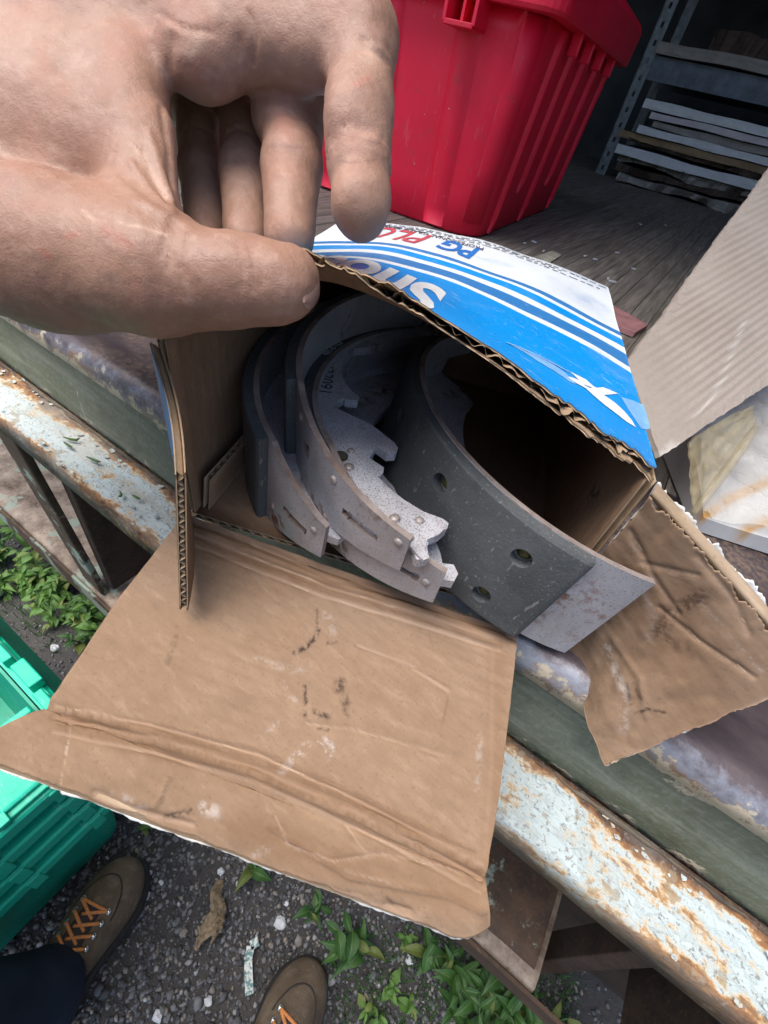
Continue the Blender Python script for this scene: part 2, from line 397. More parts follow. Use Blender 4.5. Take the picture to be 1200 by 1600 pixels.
def m_peel():
    """chalky white paint on steel, freckled and edged with rust"""
    m = Mat('peeling_white_paint', .6, spec=.4); e = m.attr('edge'); a = m.noise(30, 8, .68, co=m.scale((.45, 1.3, 1))); f = m.noise(150, 5, .65)
    c = m.mix(m.thr(m.noise(10, 4), .3, .7), (.44, .52, .53), (.58, .645, .64))
    k = m.math('ADD', m.math('ADD', a, m.math('MULTIPLY', f, .35)), m.math('MULTIPLY', e, .22))
    c = m.mix(m.thr(k, .75, .81), c, (.52, .36, .19)); c = m.mix(m.thr(k, .80, .85), c, (.25, .12, .05)); c = m.mix(m.thr(k, .87, .95), c, (.085, .05, .035))
    sp = m.thr(m.noise(420, 4, .6), .58, .63); c = m.mix(m.math('MULTIPLY', sp, .7), c, (.20, .17, .15)); bl = m.thr(m.noise(75, 6, .6), .60, .64); c = m.mix(m.math('MULTIPLY', bl, .7), c, (.30, .235, .15)); lg = m.thr(m.noise(17, 6, .6), .48, .7); c = m.mix(m.math('MULTIPLY', lg, .45), c, (.40, .42, .38)); stn = m.thr(m.noise(24, 7, .6, co=m.scale((.25, 2.5, 1))), .52, .70); c = m.mix(m.math('MULTIPLY', stn, .5), c, (.42, .34, .24)); crk = m.voro(70, 'DISTANCE_TO_EDGE', co=m.scale((.6, 1.4, 1))); c = m.mix(m.math('MULTIPLY', m.math('SUBTRACT', 1.0, m.thr(crk, .0, .010)), m.math('MULTIPLY', m.thr(m.noise(14, 3), .5, .65), .5)), c, (.16, .12, .09)); m.bump(m.thr(crk, .0, .03), .35, .0008); m.col(c)
    m.bump(m.math('SUBTRACT', 1.0, m.thr(k, .70, .76)), .6, .001); m.bump(f, .3, .001); m.rough(m.thr(k, .2, 1.0)); return m.m
PEEL = m_peel()
def m_sill():
    """grey-green weathered paint, streaked and scratched"""
    m = Mat('grey_green_paint', .55, spec=.4); e = m.attr('edge'); a = m.noise(9, 6, .6, co=m.scale((1, 1, 2.2))); s = m.noise(30, 5, .6, co=m.scale((.6, 1, 4)))
    c = m.mix(m.thr(a, .32, .7), (.085, .10, .06), (.20, .225, .175))
    g = m.noise(3.2, 3); c = m.mix(m.math('MULTIPLY', m.thr(g, .48, .7), .6), c, (.13, .145, .06))
    c = m.mix(m.math('MULTIPLY', m.thr(s, .5, .8), .5), c, (.34, .38, .36)); c = m.mix(m.math('MULTIPLY', m.thr(m.noise(240, 5, .7), .5, .7), .45), c, (.33, .36, .31)); c = m.mix(m.math('MULTIPLY', m.thr(m.noise(45, 7, .7), .52, .68), .5), c, (.06, .065, .045))
    sc = m.thr(m.noise(120, 3, co=m.scale((1, 1, .12)), dist=.6), .70, .73); c = m.mix(m.math('MULTIPLY', sc, .7), c, (.6, .63, .6))
    k = m.math('ADD', m.noise(40, 8, .7), m.math('MULTIPLY', e, .33))
    c = m.mix(m.thr(k, .68, .73), c, (.58, .50, .37)); c = m.mix(m.thr(k, .75, .8), c, (.20, .10, .055)); c = m.mix(m.thr(k, .85, .92), c, (.07, .04, .03))
    c = m.mix(m.math('MULTIPLY', m.thr(m.noise(26, 6, .65, co=m.scale((.18, 1, 2.5))), .55, .66), .5), c, (.30, .31, .24)); c = m.mix(m.math('MULTIPLY', m.thr(m.noise(500, 4, .7), .55, .7), .4), c, (.06, .065, .05)); m.col(c); m.bump(k, .5, .002); m.bump(m.noise(200, 5, .7), .45, .0008); m.rough(m.thr(a, -.5, 1.4)); return m.m
SILL = m_sill()
def m_rust(name, lo=(.022, .016, .013), hi=(.085, .05, .032), paint=0.0):
    m = Mat(name, .85, .1); n = m.noise(22, 8, .7); f = m.noise(160, 5)
    c = m.mix(m.thr(n, .3, .72), lo, hi); c = m.mix(m.math('MULTIPLY', m.thr(f, .55, .7), .5), c, (.16, .075, .035))
    if paint > 0:
        k = m.noise(13, 7, .68); c = m.mix(m.thr(k, .62 - paint * .2, .66 - paint * .2), c, (.26, .30, .24))
        k2 = m.noise(28, 7, .7); c = m.mix(m.thr(k2, .60, .66), c, (.14, .09, .05))
    m.col(c); m.bump(n, .6, .003); m.bump(f, .4, .001); return m.m
RUST = m_rust('rusty_steel'); RUST_PAINT = m_rust('rusty_painted_steel', (.035, .025, .02), (.12, .07, .04), .45)
RUST_PALE = m_rust('rusty_pale_step', (.07, .042, .028), (.46, .37, .29), .25)
def m_thresh():
    m = Mat('worn_threshold_steel', .5, .25); e = m.attr('edge'); n = m.noise(20, 7, .65, co=m.scale((1, 2.5, 1))); f = m.noise(300, 4)
    c = m.mix(m.thr(n, .3, .7), (.055, .045, .055), (.12, .092, .095))
    tan = m.thr(m.noise(9, 5, .6, co=m.scale((.8, 2, 1))), .5, .72); c = m.mix(m.math('MULTIPLY', m.math('MULTIPLY', tan, m.thr(f, .42, .6)), .8), c, (.36, .25, .17))
    ed = m.math('ADD', e, m.math('MULTIPLY', m.math('SUBTRACT', m.noise(60, 6, .7), .5), 1.2))
    ed2 = m.math('ADD', ed, m.math('MULTIPLY', m.math('SUBTRACT', m.noise(2.2, 3), .5), 1.3)); c = m.mix(m.math('MULTIPLY', m.thr(ed2, .80, 1.1), .8), c, (.31, .335, .39)); c = m.mix(m.thr(ed, 1.05, 1.2), c, (.26, .15, .08)); c = m.mix(m.thr(m.math('ADD', ed, m.noise(90, 6, .7)), 1.62, 1.7), c, (.55, .47, .35)); m.col(c)
    m.bump(f, .35, .0008); m.bump(n, .3, .002); m.rough(m.thr(n, -.3, 1.5)); return m.m
THRESH = m_thresh()
def m_plank():
    m = Mat('worn_floor_plank', .75, spec=.35); r = m.rnd(); off = m.nt.nodes.new('ShaderNodeVectorMath'); off.operation = 'ADD'
    m.L(m.co, off.inputs[0]); cmb = m.nt.nodes.new('ShaderNodeCombineXYZ'); m.L(m.math('MULTIPLY', r, 37.0), cmb.inputs[1]); m.L(cmb.outputs[0], off.inputs[1])
    mp = m.nt.nodes.new('ShaderNodeMapping'); mp.inputs['Scale'].default_value = (1, .06, 1); m.L(off.outputs[0], mp.inputs[0])
    g = m.noise(210, 6, .6, co=mp.outputs[0]); g2 = m.noise(70, 5, .6, co=mp.outputs[0]); b = m.noise(7, 5, co=off.outputs[0])
    c = m.mix(m.thr(g, .32, .68), (.12, .104, .088), (.32, .285, .24)); c = m.mix(m.math('MULTIPLY', m.thr(g2, .45, .7), .7), c, (.065, .058, .05))
    c = m.mix(m.math('MULTIPLY', m.thr(b, .5, .75), .6), c, (.15, .12, .085)); c = m.mix(m.math('MULTIPLY', r, .35), c, (.10, .085, .075))
    sp = m.thr(m.noise(160, 2, co=off.outputs[0]), .75, .77); c = m.mix(sp, c, (.5, .48, .42)); m.col(c)
    m.bump(g, .45, .0012); m.bump(g2, .3, .002); return m.m
PLANK = m_plank()
WALLM = plain('dark_van_wall', (.05, .052, .055), .8, var=.4, scale=6)
SHELF_M = plain('shelf_blue_grey_steel', (.07, .085, .105), .5, .3, .35, 30); UPR_M = plain('shelf_upright_grey', (.13, .145, .15), .5, .3, .3, 50)
def m_paper(name, c, var=.3):
    m = Mat(name, .8, spec=.3); n = m.noise(14, 7, .7, co=m.scale((1, 1, 4))); f = m.noise(90, 4)
    k = m.mix(m.thr(n, .35, .75), c, tuple(x * (1 - var) for x in c)); k = m.mix(m.thr(m.math('ADD', n, m.math('MULTIPLY', f, .3)), .80, .86), k, (.10, .07, .05)); m.col(k)
    m.bump(f, .4, .002); return m.m
PAPER = m_paper('old_white_board', (.62, .62, .61)); PAPER_P = m_paper('pinkish_board', (.56, .50, .50)); PAPER_G = m_paper('grey_brown_board', (.30, .27, .24), .5)
PAPER_T = m_paper('tan_board', (.30, .20, .11), .5); PAPER_D = m_paper('dark_brown_board', (.09, .06, .045), .5); PAPER_C = m_paper('crumbling_board', (.36, .33, .29), .7)
def m_ground():
    m = Mat('dark_soil', .95, spec=.2); n = m.noise(5, 8, .65); f = m.noise(90, 6, .7)
    c = m.mix(m.thr(n, .3, .7), (.042, .040, .041), (.088, .081, .076)); c = m.mix(m.math('MULTIPLY', m.thr(f, .5, .7), .6), c, (.10, .095, .09)); m.col(c)
    m.bump(f, .8, .006); m.bump(n, .5, .02); return m.m
SOIL = m_ground()
def m_stone():
    m = Mat('gravel_stone', .8, spec=.35); r = m.attr('shade'); n = m.noise(140, 4)
    c = m.ramp(r, [(0, (.045, .046, .05)), (.45, (.115, .117, .124)), (.8, (.21, .213, .22)), (.93, (.25, .215, .175)), (.985, (.34, .34, .35)), (1, (.5, .5, .5))])
    c = m.mix(m.math('MULTIPLY', m.thr(n, .4, .7), .35), c, (.04, .037, .035)); m.col(c); m.bump(n, .4, .002); return m.m
STONE = m_stone()
def m_leaf(name, a, b):
    m = Mat(name, .45, spec=.4); r = m.rnd(); n = m.noise(60, 3); c = m.mix(r, a, b); c = m.mix(m.math('MULTIPLY', m.math('GREATER_THAN', r, .86), .6), c, (.22, .21, .05)); hole = m.thr(m.noise(95, 4, .7), .60, .66); c = m.mix(m.math('MULTIPLY', hole, .6), c, (.13, .11, .04)); c = m.mix(m.math('MULTIPLY', m.thr(n, .4, .7), .35), c, tuple(x * .6 for x in a))
    u = m.sep(m.tc.outputs['UV']); mid = m.math('ABSOLUTE', m.math('SUBTRACT', u[0], .5)); c = m.mix(m.math('MULTIPLY', m.math('LESS_THAN', mid, .035), .5), c, (.2, .3, .1)); m.col(c)
    m.b.inputs['Transmission Weight'].default_value = 0.0
    t = m.nt.nodes.new('ShaderNodeBsdfTranslucent'); mx = m.nt.nodes.new('ShaderNodeMixShader'); mx.inputs[0].default_value = .28
    m.L(c, t.inputs[0]); out = m.nt.nodes['Material Output']; m.L(m.b.outputs[0], mx.inputs[1]); m.L(t.outputs[0], mx.inputs[2]); m.L(mx.outputs[0], out.inputs[0])
    m.bump(m.wave(9, 2, m.tc.outputs['UV'], 'Y'), .25, .001); return m.m
LEAF_D = m_leaf('weed_leaf', (.035, .105, .022), (.075, .17, .04)); LEAF_L = m_leaf('bright_weed_leaf', (.09, .20, .035), (.16, .30, .065))
STEMM = plain('green_stem', (.10, .17, .06), .6)
def m_leather():
    m = Mat('brown_suede', .8, spec=.25); n = m.noise(22, 5); f = m.noise(420, 4)
    c = m.mix(m.thr(n, .3, .7), (.075, .052, .034), (.14, .102, .068)); c = m.mix(m.math('MULTIPLY', m.thr(f, .5, .75), .5), c, (.19, .15, .11)); sc_ = m.thr(m.noise(45, 6, .7), .52, .68); c = m.mix(m.math('MULTIPLY', sc_, .5), c, (.20, .165, .125)); dk_ = m.thr(m.noise(18, 5), .52, .7); c = m.mix(m.math('MULTIPLY', dk_, .5), c, (.045, .032, .022)); m.col(c)
    m.bump(f, .6, .0014); m.bump(n, .6, .006); m.bump(m.noise(70, 5), .5, .003); return m.m
LEATHER = m_leather(); SOLE = plain('dark_rubber', (.025, .021, .018), .8, scale=80); TONGUE = plain('boot_tongue', (.03, .026, .028), .85, scale=120)
LACE = plain('orange_lace', (.52, .20, .06), .7, var=.3, scale=500); HOOK = plain('nickel_hook', (.55, .55, .54), .25, .9, .2, 200)
def m_denim(name, c):
    m = Mat(name, .9, spec=.2); n = m.noise(10, 4); f = m.wave(900, 1.5)
    k = m.mix(m.thr(n, .3, .7), tuple(x * .7 for x in c), tuple(x * 1.3 for x in c)); m.col(k); m.bump(f, .2, .0006); m.bump(n, .5, .008); return m.m
DENIM = m_denim('dark_denim', (.022, .032, .055)); CUFF = m_denim('denim_hem', (.05, .075, .13)); JACKET = m_denim('dark_jacket', (.02, .021, .025))

TABLE_EDGE = m_rust('table_edge_rust', (.10, .06, .045), (.42, .36, .33))
# ================================================================ the ground
def build_ground():
    n = 200; xs = np.sinh(np.linspace(-7, 7, n)) / math.sinh(7) * 120; V = []; F = []
    for i in range(n):
        for j in range(n):
            x, y = xs[i], xs[j]
            z = .012 * mnoise.noise(Vector((x * 2.1, y * 2.1, 0))) + .006 * mnoise.noise(Vector((x * 7, y * 7, 3))) if abs(x) < 8 and abs(y) < 8 else 0
            V.append((x - .2, y, z - .008))
    for i in range(n - 1):
        for j in range(n - 1): F.append((i*n+j, (i+1)*n+j, (i+1)*n+j+1, i*n+j+1))
    o = obj('ground', V, F, SOIL, origin=(0, 0, 0), smooth=True); tag(o, 'dark soil and cinder ground under the truck', None, None, 'structure')
def gz(x, y): return .012 * mnoise.noise(Vector(((x + .2) * 2.1, y * 2.1, 0))) + .006 * mnoise.noise(Vector(((x + .2) * 7, y * 7, 3))) - .008
build_ground()
def build_gravel():
    # crushed stone: angular lumps joined into one mass
    t = (1 + 5 ** .5) / 2
    ico = np.array([(-1,t,0),(1,t,0),(-1,-t,0),(1,-t,0),(0,-1,t),(0,1,t),(0,-1,-t),(0,1,-t),(t,0,-1),(t,0,1),(-t,0,-1),(-t,0,1)]) / 1.9
    fi = np.array([(0,11,5),(0,5,1),(0,1,7),(0,7,10),(0,10,11),(1,5,9),(5,11,4),(11,10,2),(10,7,6),(7,1,8),(3,9,4),(3,4,2),(3,2,6),(3,6,8),(3,8,9),(4,9,5),(2,4,11),(6,2,10),(8,6,7),(9,8,1)])
    VV = []; FF = []; SH = []
    N = 46000
    for k in range(N):
        u = rng.random()
        if u < .62: x, y = rng.uniform(-.75, .55), rng.uniform(-.55, .32)
        else: x, y = rng.uniform(-2.0, .9), rng.uniform(-.7, .6)
        d = .5 * (x * x + y * y) ** .5
        r = .0017 + .0042 * rng.random() ** 2.2 + (.006 * rng.random() if rng.random() < .03 else 0)
        P = ico * (1 + rng.uniform(-.33, .33, (12, 1))) * r * np.array([1, rng.uniform(.6, 1.1), rng.uniform(.45, .8)])
        a = rng.uniform(0, 6.28); c, s = math.cos(a), math.sin(a); b = rng.uniform(-.6, .6); cb, sb = math.cos(b), math.sin(b)
        P = P @ np.array([[1, 0, 0], [0, cb, sb], [0, -sb, cb]]) @ np.array([[c, s, 0], [-s, c, 0], [0, 0, 1]])
        VV.append(P + np.array([x, y, gz(x, y) + r * .25])); FF.append(fi + 12 * k); SH.append(np.full(12, rng.random()))
    V = np.concatenate(VV); F = np.concatenate(FF)
    me = bpy.data.meshes.new('gravel'); me.vertices.add(len(V)); me.vertices.foreach_set('co', V.ravel()); me.loops.add(F.size)
    me.loops.foreach_set('vertex_index', F.ravel().astype(np.int32)); me.polygons.add(len(F))
    me.polygons.foreach_set('loop_start', np.arange(0, F.size, 3, dtype=np.int32)); me.update(calc_edges=True); me.materials.append(STONE)
    o = bpy.data.objects.new('gravel', me); col.objects.link(o); attr(o, 'shade', np.concatenate(SH))
    tag(o, 'dark crushed stone strewn over the ground', 'gravel', None, 'stuff')
build_gravel()

# ================================================================ the truck
FZ = 1.06
truck = thing('truck', 'old box truck with rusty white rear sill and worn plank floor', 'truck', (0, 1.6, 0))
def sheet(name, prof, x0, x1, mat, parent, nx=160, edge=None, wob=.0008, seed=0, t=.004):
    """sheet swept along X from a (y,z) profile, with slight dents; edge(j,n)->0..1"""
    prof = np.array(prof, float); V = []; E_ = []; n = len(prof)
    for i in range(nx + 1):
        x = x0 + (x1 - x0) * i / nx
        for j, (y, z) in enumerate(prof):
            d = wob * mnoise.noise(Vector((x * 9, j * .35, seed))) + wob * .6 * mnoise.noise(Vector((x * 40, j * 1.3, seed + 5)))
            V.append((x, y - d, z + d)); E_.append(edge[j] if edge is not None else 0)
    b = len(V)
    dy = np.gradient(prof, axis=0); nn = np.stack([dy[:, 1], -dy[:, 0]], 1); nn /= np.linalg.norm(nn, axis=1)[:, None] + 1e-9
    for i in range(nx + 1):
        for j in range(n):
            v = V[i * n + j]; V.append((v[0], v[1] - nn[j, 0] * t, v[2] - nn[j, 1] * t)); E_.append(E_[i * n + j])
    F = []
    for i in range(nx):
        for j in range(n - 1):
            q = (i*n+j, i*n+j+1, (i+1)*n+j+1, (i+1)*n+j); F.append(q); F.append(tuple(k + b for k in q[::-1]))
        F.append((i*n, (i+1)*n, (i+1)*n+b, i*n+b)); F.append((i*n+n-1, i*n+n-1+b, (i+1)*n+n-1+b, (i+1)*n+n-1))
    F.append(tuple(list(range(n)) + [b + k for k in range(n)][::-1])); F.append(tuple(([nx*n + k for k in range(n)] + [b + nx*n + k for k in range(n)][::-1])[::-1]))
    o = obj(name, V, F, mat, parent, smooth=True); attr(o, 'edge', E_)
    o.data.polygons.foreach_set('use_smooth', [True] * len(o.data.polygons))
    return o
X0, X1 = -1.45, 1.25
# threshold plate with a rounded, worn nosing (profile runs from outside to inside, normals up)
pr = [(.1455, 1.044), (.1462, 1.052), (.149, 1.0575), (.153, 1.0605), (.158, 1.062), (.165, 1.0618), (.18, 1.0612), (.21, 1.061), (.25, 1.061), (.30, 1.061), (.345, 1.061)]
sheet('threshold_plate', pr[::-1], X0, X1, THRESH, truck, edge=[0, 0, 0, .0, .0, .12, .45, .8, 1.0, 1.1, 1.25], seed=1)
zs = np.linspace(1.050, .975, 12)
sheet('sill_face', [(.1500 - .0006 * math.sin(k), z) for k, z in enumerate(zs)], X0, X1, SILL, truck, edge=[1.0, .75, .3, .08, 0, 0, 0, 0, 0, .1, .4, .9], seed=2, wob=.0007)
lp = [(.1490, .978), (.1455, .9775), (.142, .977), (.136, .9765), (.130, .976), (.122, .9755), (.115, .9752), (.110, .975), (.1075, .9738), (.1062, .971), (.106, .966), (.106, .952)]
sheet('bumper_ledge', lp, X0, X1, PEEL, truck, edge=[1.5, 1.15, .75, .3, .1, 0, 0, .25, .6, .9, 1.1, 1.2], seed=3, wob=.0009)
SEAM = m_rust('seam_crust', (.05, .04, .03), (.22, .18, .13), .0)
# flaking caulk seam where face and ledge meet
mb = MB(); xs_ = np.arange(X0 + .01, X1 - .01, .0016)
rr_ = np.array([.0003 + .0022 * max(0, mnoise.noise(Vector((x * 22, 1, 0))) + .25 + .5 * mnoise.noise(Vector((x * 130, 2, 0)))) for x in xs_])
mb.tube([(x, .1462 + .0016 * mnoise.noise(Vector((x * 60, 3, 0))), .9785 + .0008 * mnoise.noise(Vector((x * 90, 4, 0)))) for x in xs_], rr_, 7); mb.build('seam_crust', SEAM, truck)
# lifted paint flakes along the ledge
FL = []; FF_ = []
for k in range(420):
    x = random.uniform(X0, X1); y = random.choice((random.gauss(.141, .003), random.gauss(.1095, .0015), random.uniform(.108, .145))); z = .9765 + (y - .106) * .02; r = random.uniform(.0006, .0026); b = len(FL); n = random.choice((5, 6)); a0 = random.uniform(0, 6); tl_x, tl_y = random.uniform(-.4, .4), random.uniform(-.4, .4)
    for i in range(n):
        a = a0 + 6.283 * i / n; q = r * random.uniform(.5, 1.2); dx, dy = math.cos(a) * q * 1.6, math.sin(a) * q; FL.append((x + dx, y + dy, z + .0006 + abs(dx * tl_x + dy * tl_y)))
    FF_.append(tuple(range(b, b + n)))
o = obj('paint_flakes', FL, FF_, PEEL, truck); attr(o, 'edge', np.zeros(len(FL))); o['kind'] = 'stuff'
# lower step
ZS = .42
sp = [(.42, ZS - .004), (.34, ZS - .002), (.26, ZS), (.215, ZS + .001), (.185, ZS + .001), (.174, ZS - .001), (.170, ZS - .007), (.169, ZS - .05)]
sheet('lower_step', sp, -2.0, .31, RUST_PALE, truck, seed=4, wob=.002, t=.005)
sheet('lower_step_plate', [(.40, ZS + .007), (.30, ZS + .008), (.21, ZS + .008), (.19, ZS + .0065)], -.02, .30, RUST_PAINT, truck, nx=60, seed=5, wob=.002)
mb = MB(); mb.box((-.4, .165, ZS - .028), (1.0, .0025, .026)); mb.build('lower_step_lip', RUST_PAINT, truck)
# posts, rails and the dark frame behind
def post(px0, py0, px1, py1, y, wx, wy, mat, name='bumper_post'):
    a = PY(px0, py0, y); xm = a[0]; b = PY(px1, py1, y); mb = MB(); mb.bar((xm, y, .955), (b[0] * .5 + xm * .5, y + .02, ZS), wx, wy, up=(0, 1, 0), bev=.003); mb.build(name, mat, truck)
post(0, 672, 130, 905, .16, .028, .006, RUST_PAINT)
mb = MB(); mb.bar((.33, .26, .95), (.345, .24, .30), .012, .02, up=(0, 1, 0), bev=.002); mb.build('bumper_post', RUST, truck)
mb = MB(); mb.bar((.52, .2, .95), (.52, .2, .30), .05, .006, up=(0, 1, 0), bev=.002); mb.build('bumper_post', RUST_PAINT, truck)
mb = MB(); mb.box((.80, .35, .50), (.46, .006, .46)); mb.build('dark_gap_sheet', RUST, truck)  # dark sheet added to fill the shadowed gap under the ledge
mb = MB(); mb.box((-.1, .43, .72), (1.3, .02, .26)); mb.build('frame_crossmember', RUST, truck)
mb = MB(); mb.box((-.1, .40, .94), (1.3, .10, .03)); mb.build('underfloor_beam', RUST, truck)
for k, x in enumerate((-.62, -.33, .12, .42)):
    mb = MB(); mb.box((x, .30, .66), (.012, .11, .22), bev=.003); mb.build('bracket', RUST, truck)
mb = MB(); mb.box((-.1, 1.9, 1.035), (1.34, 1.55, .008)); mb.build('subfloor', RUST, truck)
for sx in (-.62, .42):
    mb = MB(); mb.box((sx, 2.0, .80), (.05, 1.5, .10)); mb.build('chassis_rail', RUST, truck)
# floor planks, one by one
pw = .028; mbp = MB(); mbp.box((0, 0, 0), (pw / 2 - .0003, 1.575, .008), bev=.0006)
first = None; k = 0; x = X0 + pw / 2
while x < X1:
    if first is None: first = obj('floor_plank', mbp.V, mbp.F, PLANK, truck, local=True); p = first
    else: p = bpy.data.objects.new('floor_plank', first.data); col.objects.link(p); p.parent = truck
    p.location = (x, 1.925 - 1.6, FZ - .008 + random.uniform(-.0004, .0004)); x += pw; k += 1
# walls, roof, end wall of the cargo box
def wall(name, c, h):
    mb = MB(); mb.box(c, h); return mb.build(name, WALLM, truck)
wall('side_wall', (X0 - .02, 1.83, 2.05), (.02, 1.68, 1.05)); wall('side_wall', (X1 + .02, 1.83, 2.05), (.02, 1.68, 1.05))
wall('end_wall', (-.1, 3.52, 2.05), (1.38, .02, 1.05)); wall('roof', (-.1, 1.83, 3.12), (1.40, 1.71, .02))
def wheel(x, y):
    mb = MB(); n = 28; prof = [(.20, -.1), (.30, -.11), (.345, -.09), (.36, -.05), (.36, .05), (.345, .09), (.30, .11), (.20, .1)]
    V = [(x + b, y + a * math.cos(t), .36 + a * math.sin(t)) for t in np.linspace(0, 2 * math.pi, n, endpoint=False) for a, b in prof]; m = len(prof)
    mb.add(V, [(i*m+j, i*m+(j+1) % m, ((i+1) % n)*m+(j+1) % m, ((i+1) % n)*m+j) for i in range(n) for j in range(m)])
    w = mb.build('wheel', SOLE, truck, smooth=True)
    mb = MB(); mb.tube([(x - .07, y, .36), (x + .07, y, .36)], .203, 24); mb.build('rim', RUST, w)
for sx in (-1.2, 1.0):
    for sy in (2.0, 2.85): wheel(sx, sy)
for sy in (2.0, 2.85):
    mb = MB(); mb.tube([(-1.2, sy, .36), (1.0, sy, .36)], .05, 12); mb.box((-.62, sy, .55), (.04, .05, .17)); mb.box((.42, sy, .55), (.04, .05, .17)); mb.build('axle', RUST, truck)

# ================================================================ shelving with old boards deep in the truck
YS = 2.60
shelf = thing('shelving_unit', 'grey steel shelving with punched uprights at the dark end of the truck', 'shelving', (-.1, YS + .25, FZ))
def upright(x, y, s):
    mb = MB(); nh = 26; H_ = 1.25
    # angle iron: front flange with real round-ish holes, side flange plain
    wv = .042; V = []; F = []
    def mask(u, v): return not (abs(v - .5) < .13 and abs(((u * nh) % 1) - .5) < .17)
    def fn(u, v): return np.array([x + s * (v - .0) * wv, y, FZ + u * H_]), np.array([0, -1.0, 0])
    V, F = solid_grid(fn, nh * 6, 8, .003, mask); mb.add(V, F)
    mb.box((x, y + .02, FZ + H_ / 2), (.0015, .02, H_ / 2)); mb.build('upright', UPR_M, shelf)
upright(-.605, YS, 1); upright(.62, YS, -1)
for xx in (-.605, .62):
    mb = MB(); mb.box((xx, YS + .46, FZ + .625), (.02, .0015, .625)); mb.build('upright', UPR_M, shelf)
for zz in (1.405, 1.85, 2.28):
    mb = MB(); mb.box((.008, YS + .004, zz), (.61, .0025, .034)); mb.box((.008, YS + .23, zz + .032), (.61, .228, .002)); mb.box((.008, YS + .458, zz), (.61, .002, .034)); mb.build('shelf', SHELF_M, shelf)
def board(z, th, x0, rot, mat, label, name='flat_carton', yo=0.0, wx=.95, depth=.36, sag=.0):
    rag = .05 if mat in (PAPER_C, PAPER_D) else .006
    n = 60; V = []; F = []
    for i in range(n + 1):
        t = i / n
        for (yy, zz) in ((0, 0), (0, th), (depth, th), (depth, 0)):
            j = (.012 * mnoise.noise(Vector((t * 7, z * 50, yy))) + rag * mnoise.noise(Vector((t * 23, z * 50, zz * 60)))) if yy == 0 else 0
            dz = (.003 + rag * .35) * mnoise.noise(Vector((t * 5, z * 31, zz * 40 + yy))) - sag * math.sin(t * math.pi)
            V.append((x0 + t * wx, YS - .035 + yo + yy + j, z + zz + dz))
    for i in range(n):
        for j in range(4): a, b = i*4 + j, i*4 + (j+1) % 4; F.append((a, b, b + 4, a + 4))
    F.append((0, 3, 2, 1)); F.append((n*4, n*4+1, n*4+2, n*4+3))
    o = obj(name, V, F, mat); o.rotation_euler.z = math.radians(rot); return tag(o, label, 'board')
z = FZ + .004
LIST = [(.028, -.50, 2.5, PAPER_C, 'crumbling torn grey board lying on the truck floor at the bottom of the stack', -.03), (.022, -.515, 1, PAPER_D, 'dark stained board second from the bottom of the old board stack', -.015),
        (.02, -.53, -1.5, PAPER_C, 'ragged grey board just under the broad white one in the stack', .0), (.028, -.55, .5, PAPER, 'broad white board below the dark brown one in the old stack', -.03),
        (.015, -.52, .8, PAPER_D, 'dark brown board sandwiched between white and tan boards', -.005), (.022, -.565, -.6, PAPER_T, 'tan stained board in the middle of the old board stack', -.02),
        (.022, -.50, .6, PAPER, 'white board with small printed letters on its edge', -.03), (.020, -.455, .5, PAPER_G, 'grey-brown board above the lettered white one', -.01),
        (.020, -.475, .4, PAPER_P, 'pinkish white board second from the top of the stack', -.03), (.026, -.515, -.2, PAPER, 'clean white board topping the stack under the shelf', -.035)]
boards = []
for th, x0, rot, mt, lab, yo in LIST:
    boards.append((z, th, board(z, th, x0, rot, mt, lab, yo=yo))); z += th + .0035
b2 = board(1.443, .03, -.56, -1, PAPER_G, 'grey paper bundle lying on the blue-grey shelf', wx=1.0); board(1.476, .05, -.40, 1.5, PAPER_D, 'dark folded carton on top of the paper bundle on the shelf', wx=.8, yo=.05)

# ================================================================ small litter on the truck floor
def slab(name, quad, z, th, mat, label, cat):
    P = [PZ(*q, z) for q in quad]; V = [(p[0], p[1], z) for p in P] + [(p[0], p[1], z + th) for p in P]; n = len(P)
    F = [tuple(range(n)), tuple(range(n, 2*n))[::-1]] + [(i, n+i, n+(i+1) % n, (i+1) % n) for i in range(n)]
    bm = bmesh.new(); vs = [bm.verts.new(v) for v in V]; [bm.faces.new([vs[i] for i in f]) for f in F]; bmesh.ops.recalc_face_normals(bm, faces=bm.faces); bm.verts.index_update()
    o = obj(name, [v.co for v in bm.verts], [[v.index for v in f.verts] for f in bm.faces], mat); bm.free(); return tag(o, label, cat)
PINK = plain('pink_wood', (.33, .16, .16), .8, var=.3, scale=60); PALE = plain('pale_card', (.38, .36, .28), .8, var=.3, scale=60)
slab('wood_strip', [(930, 472), (955, 484), (1009, 514), (988, 527), (935, 505)], FZ + .001, .006, PINK, 'faded pink wood strip lying on the floor behind the blue carton', 'strip')
slab('card_scrap', [(838, 403), (862, 393), (877, 400), (860, 411)], FZ + .001, .002, PALE, 'pale torn card scrap on the plank floor', 'scrap')
# ================================================================ moulded totes
def rrect(hw, hd, r, n=7):
    P = []
    for cx, cy, a0 in ((hw - r, hd - r, 0), (-hw + r, hd - r, 90), (-hw + r, -hd + r, 180), (hw - r, -hd + r, 270)):
        for k in range(n): a = math.radians(a0 + 90 * k / (n - 1)); P.append((cx + r * math.cos(a), cy + r * math.sin(a)))
    return P
def loft(layers, fr, close=False, cap0=True, cap1=False, sub_=1):
    V = []; F = []; n = None
    for (z, hw, hd, r) in layers:
        P = rrect(hw, hd, r); n = len(P); V += [fr(x, y, z) for x, y in P]
    for i in range(len(layers) - 1): F += [(i*n+j, i*n+(j+1) % n, (i+1)*n+(j+1) % n, (i+1)*n+j) for j in range(n)]
    if cap0: F.append(tuple(range(n))[::-1])
    if cap1: F.append(tuple((len(layers)-1)*n + j for j in range(n)))
    return V, F
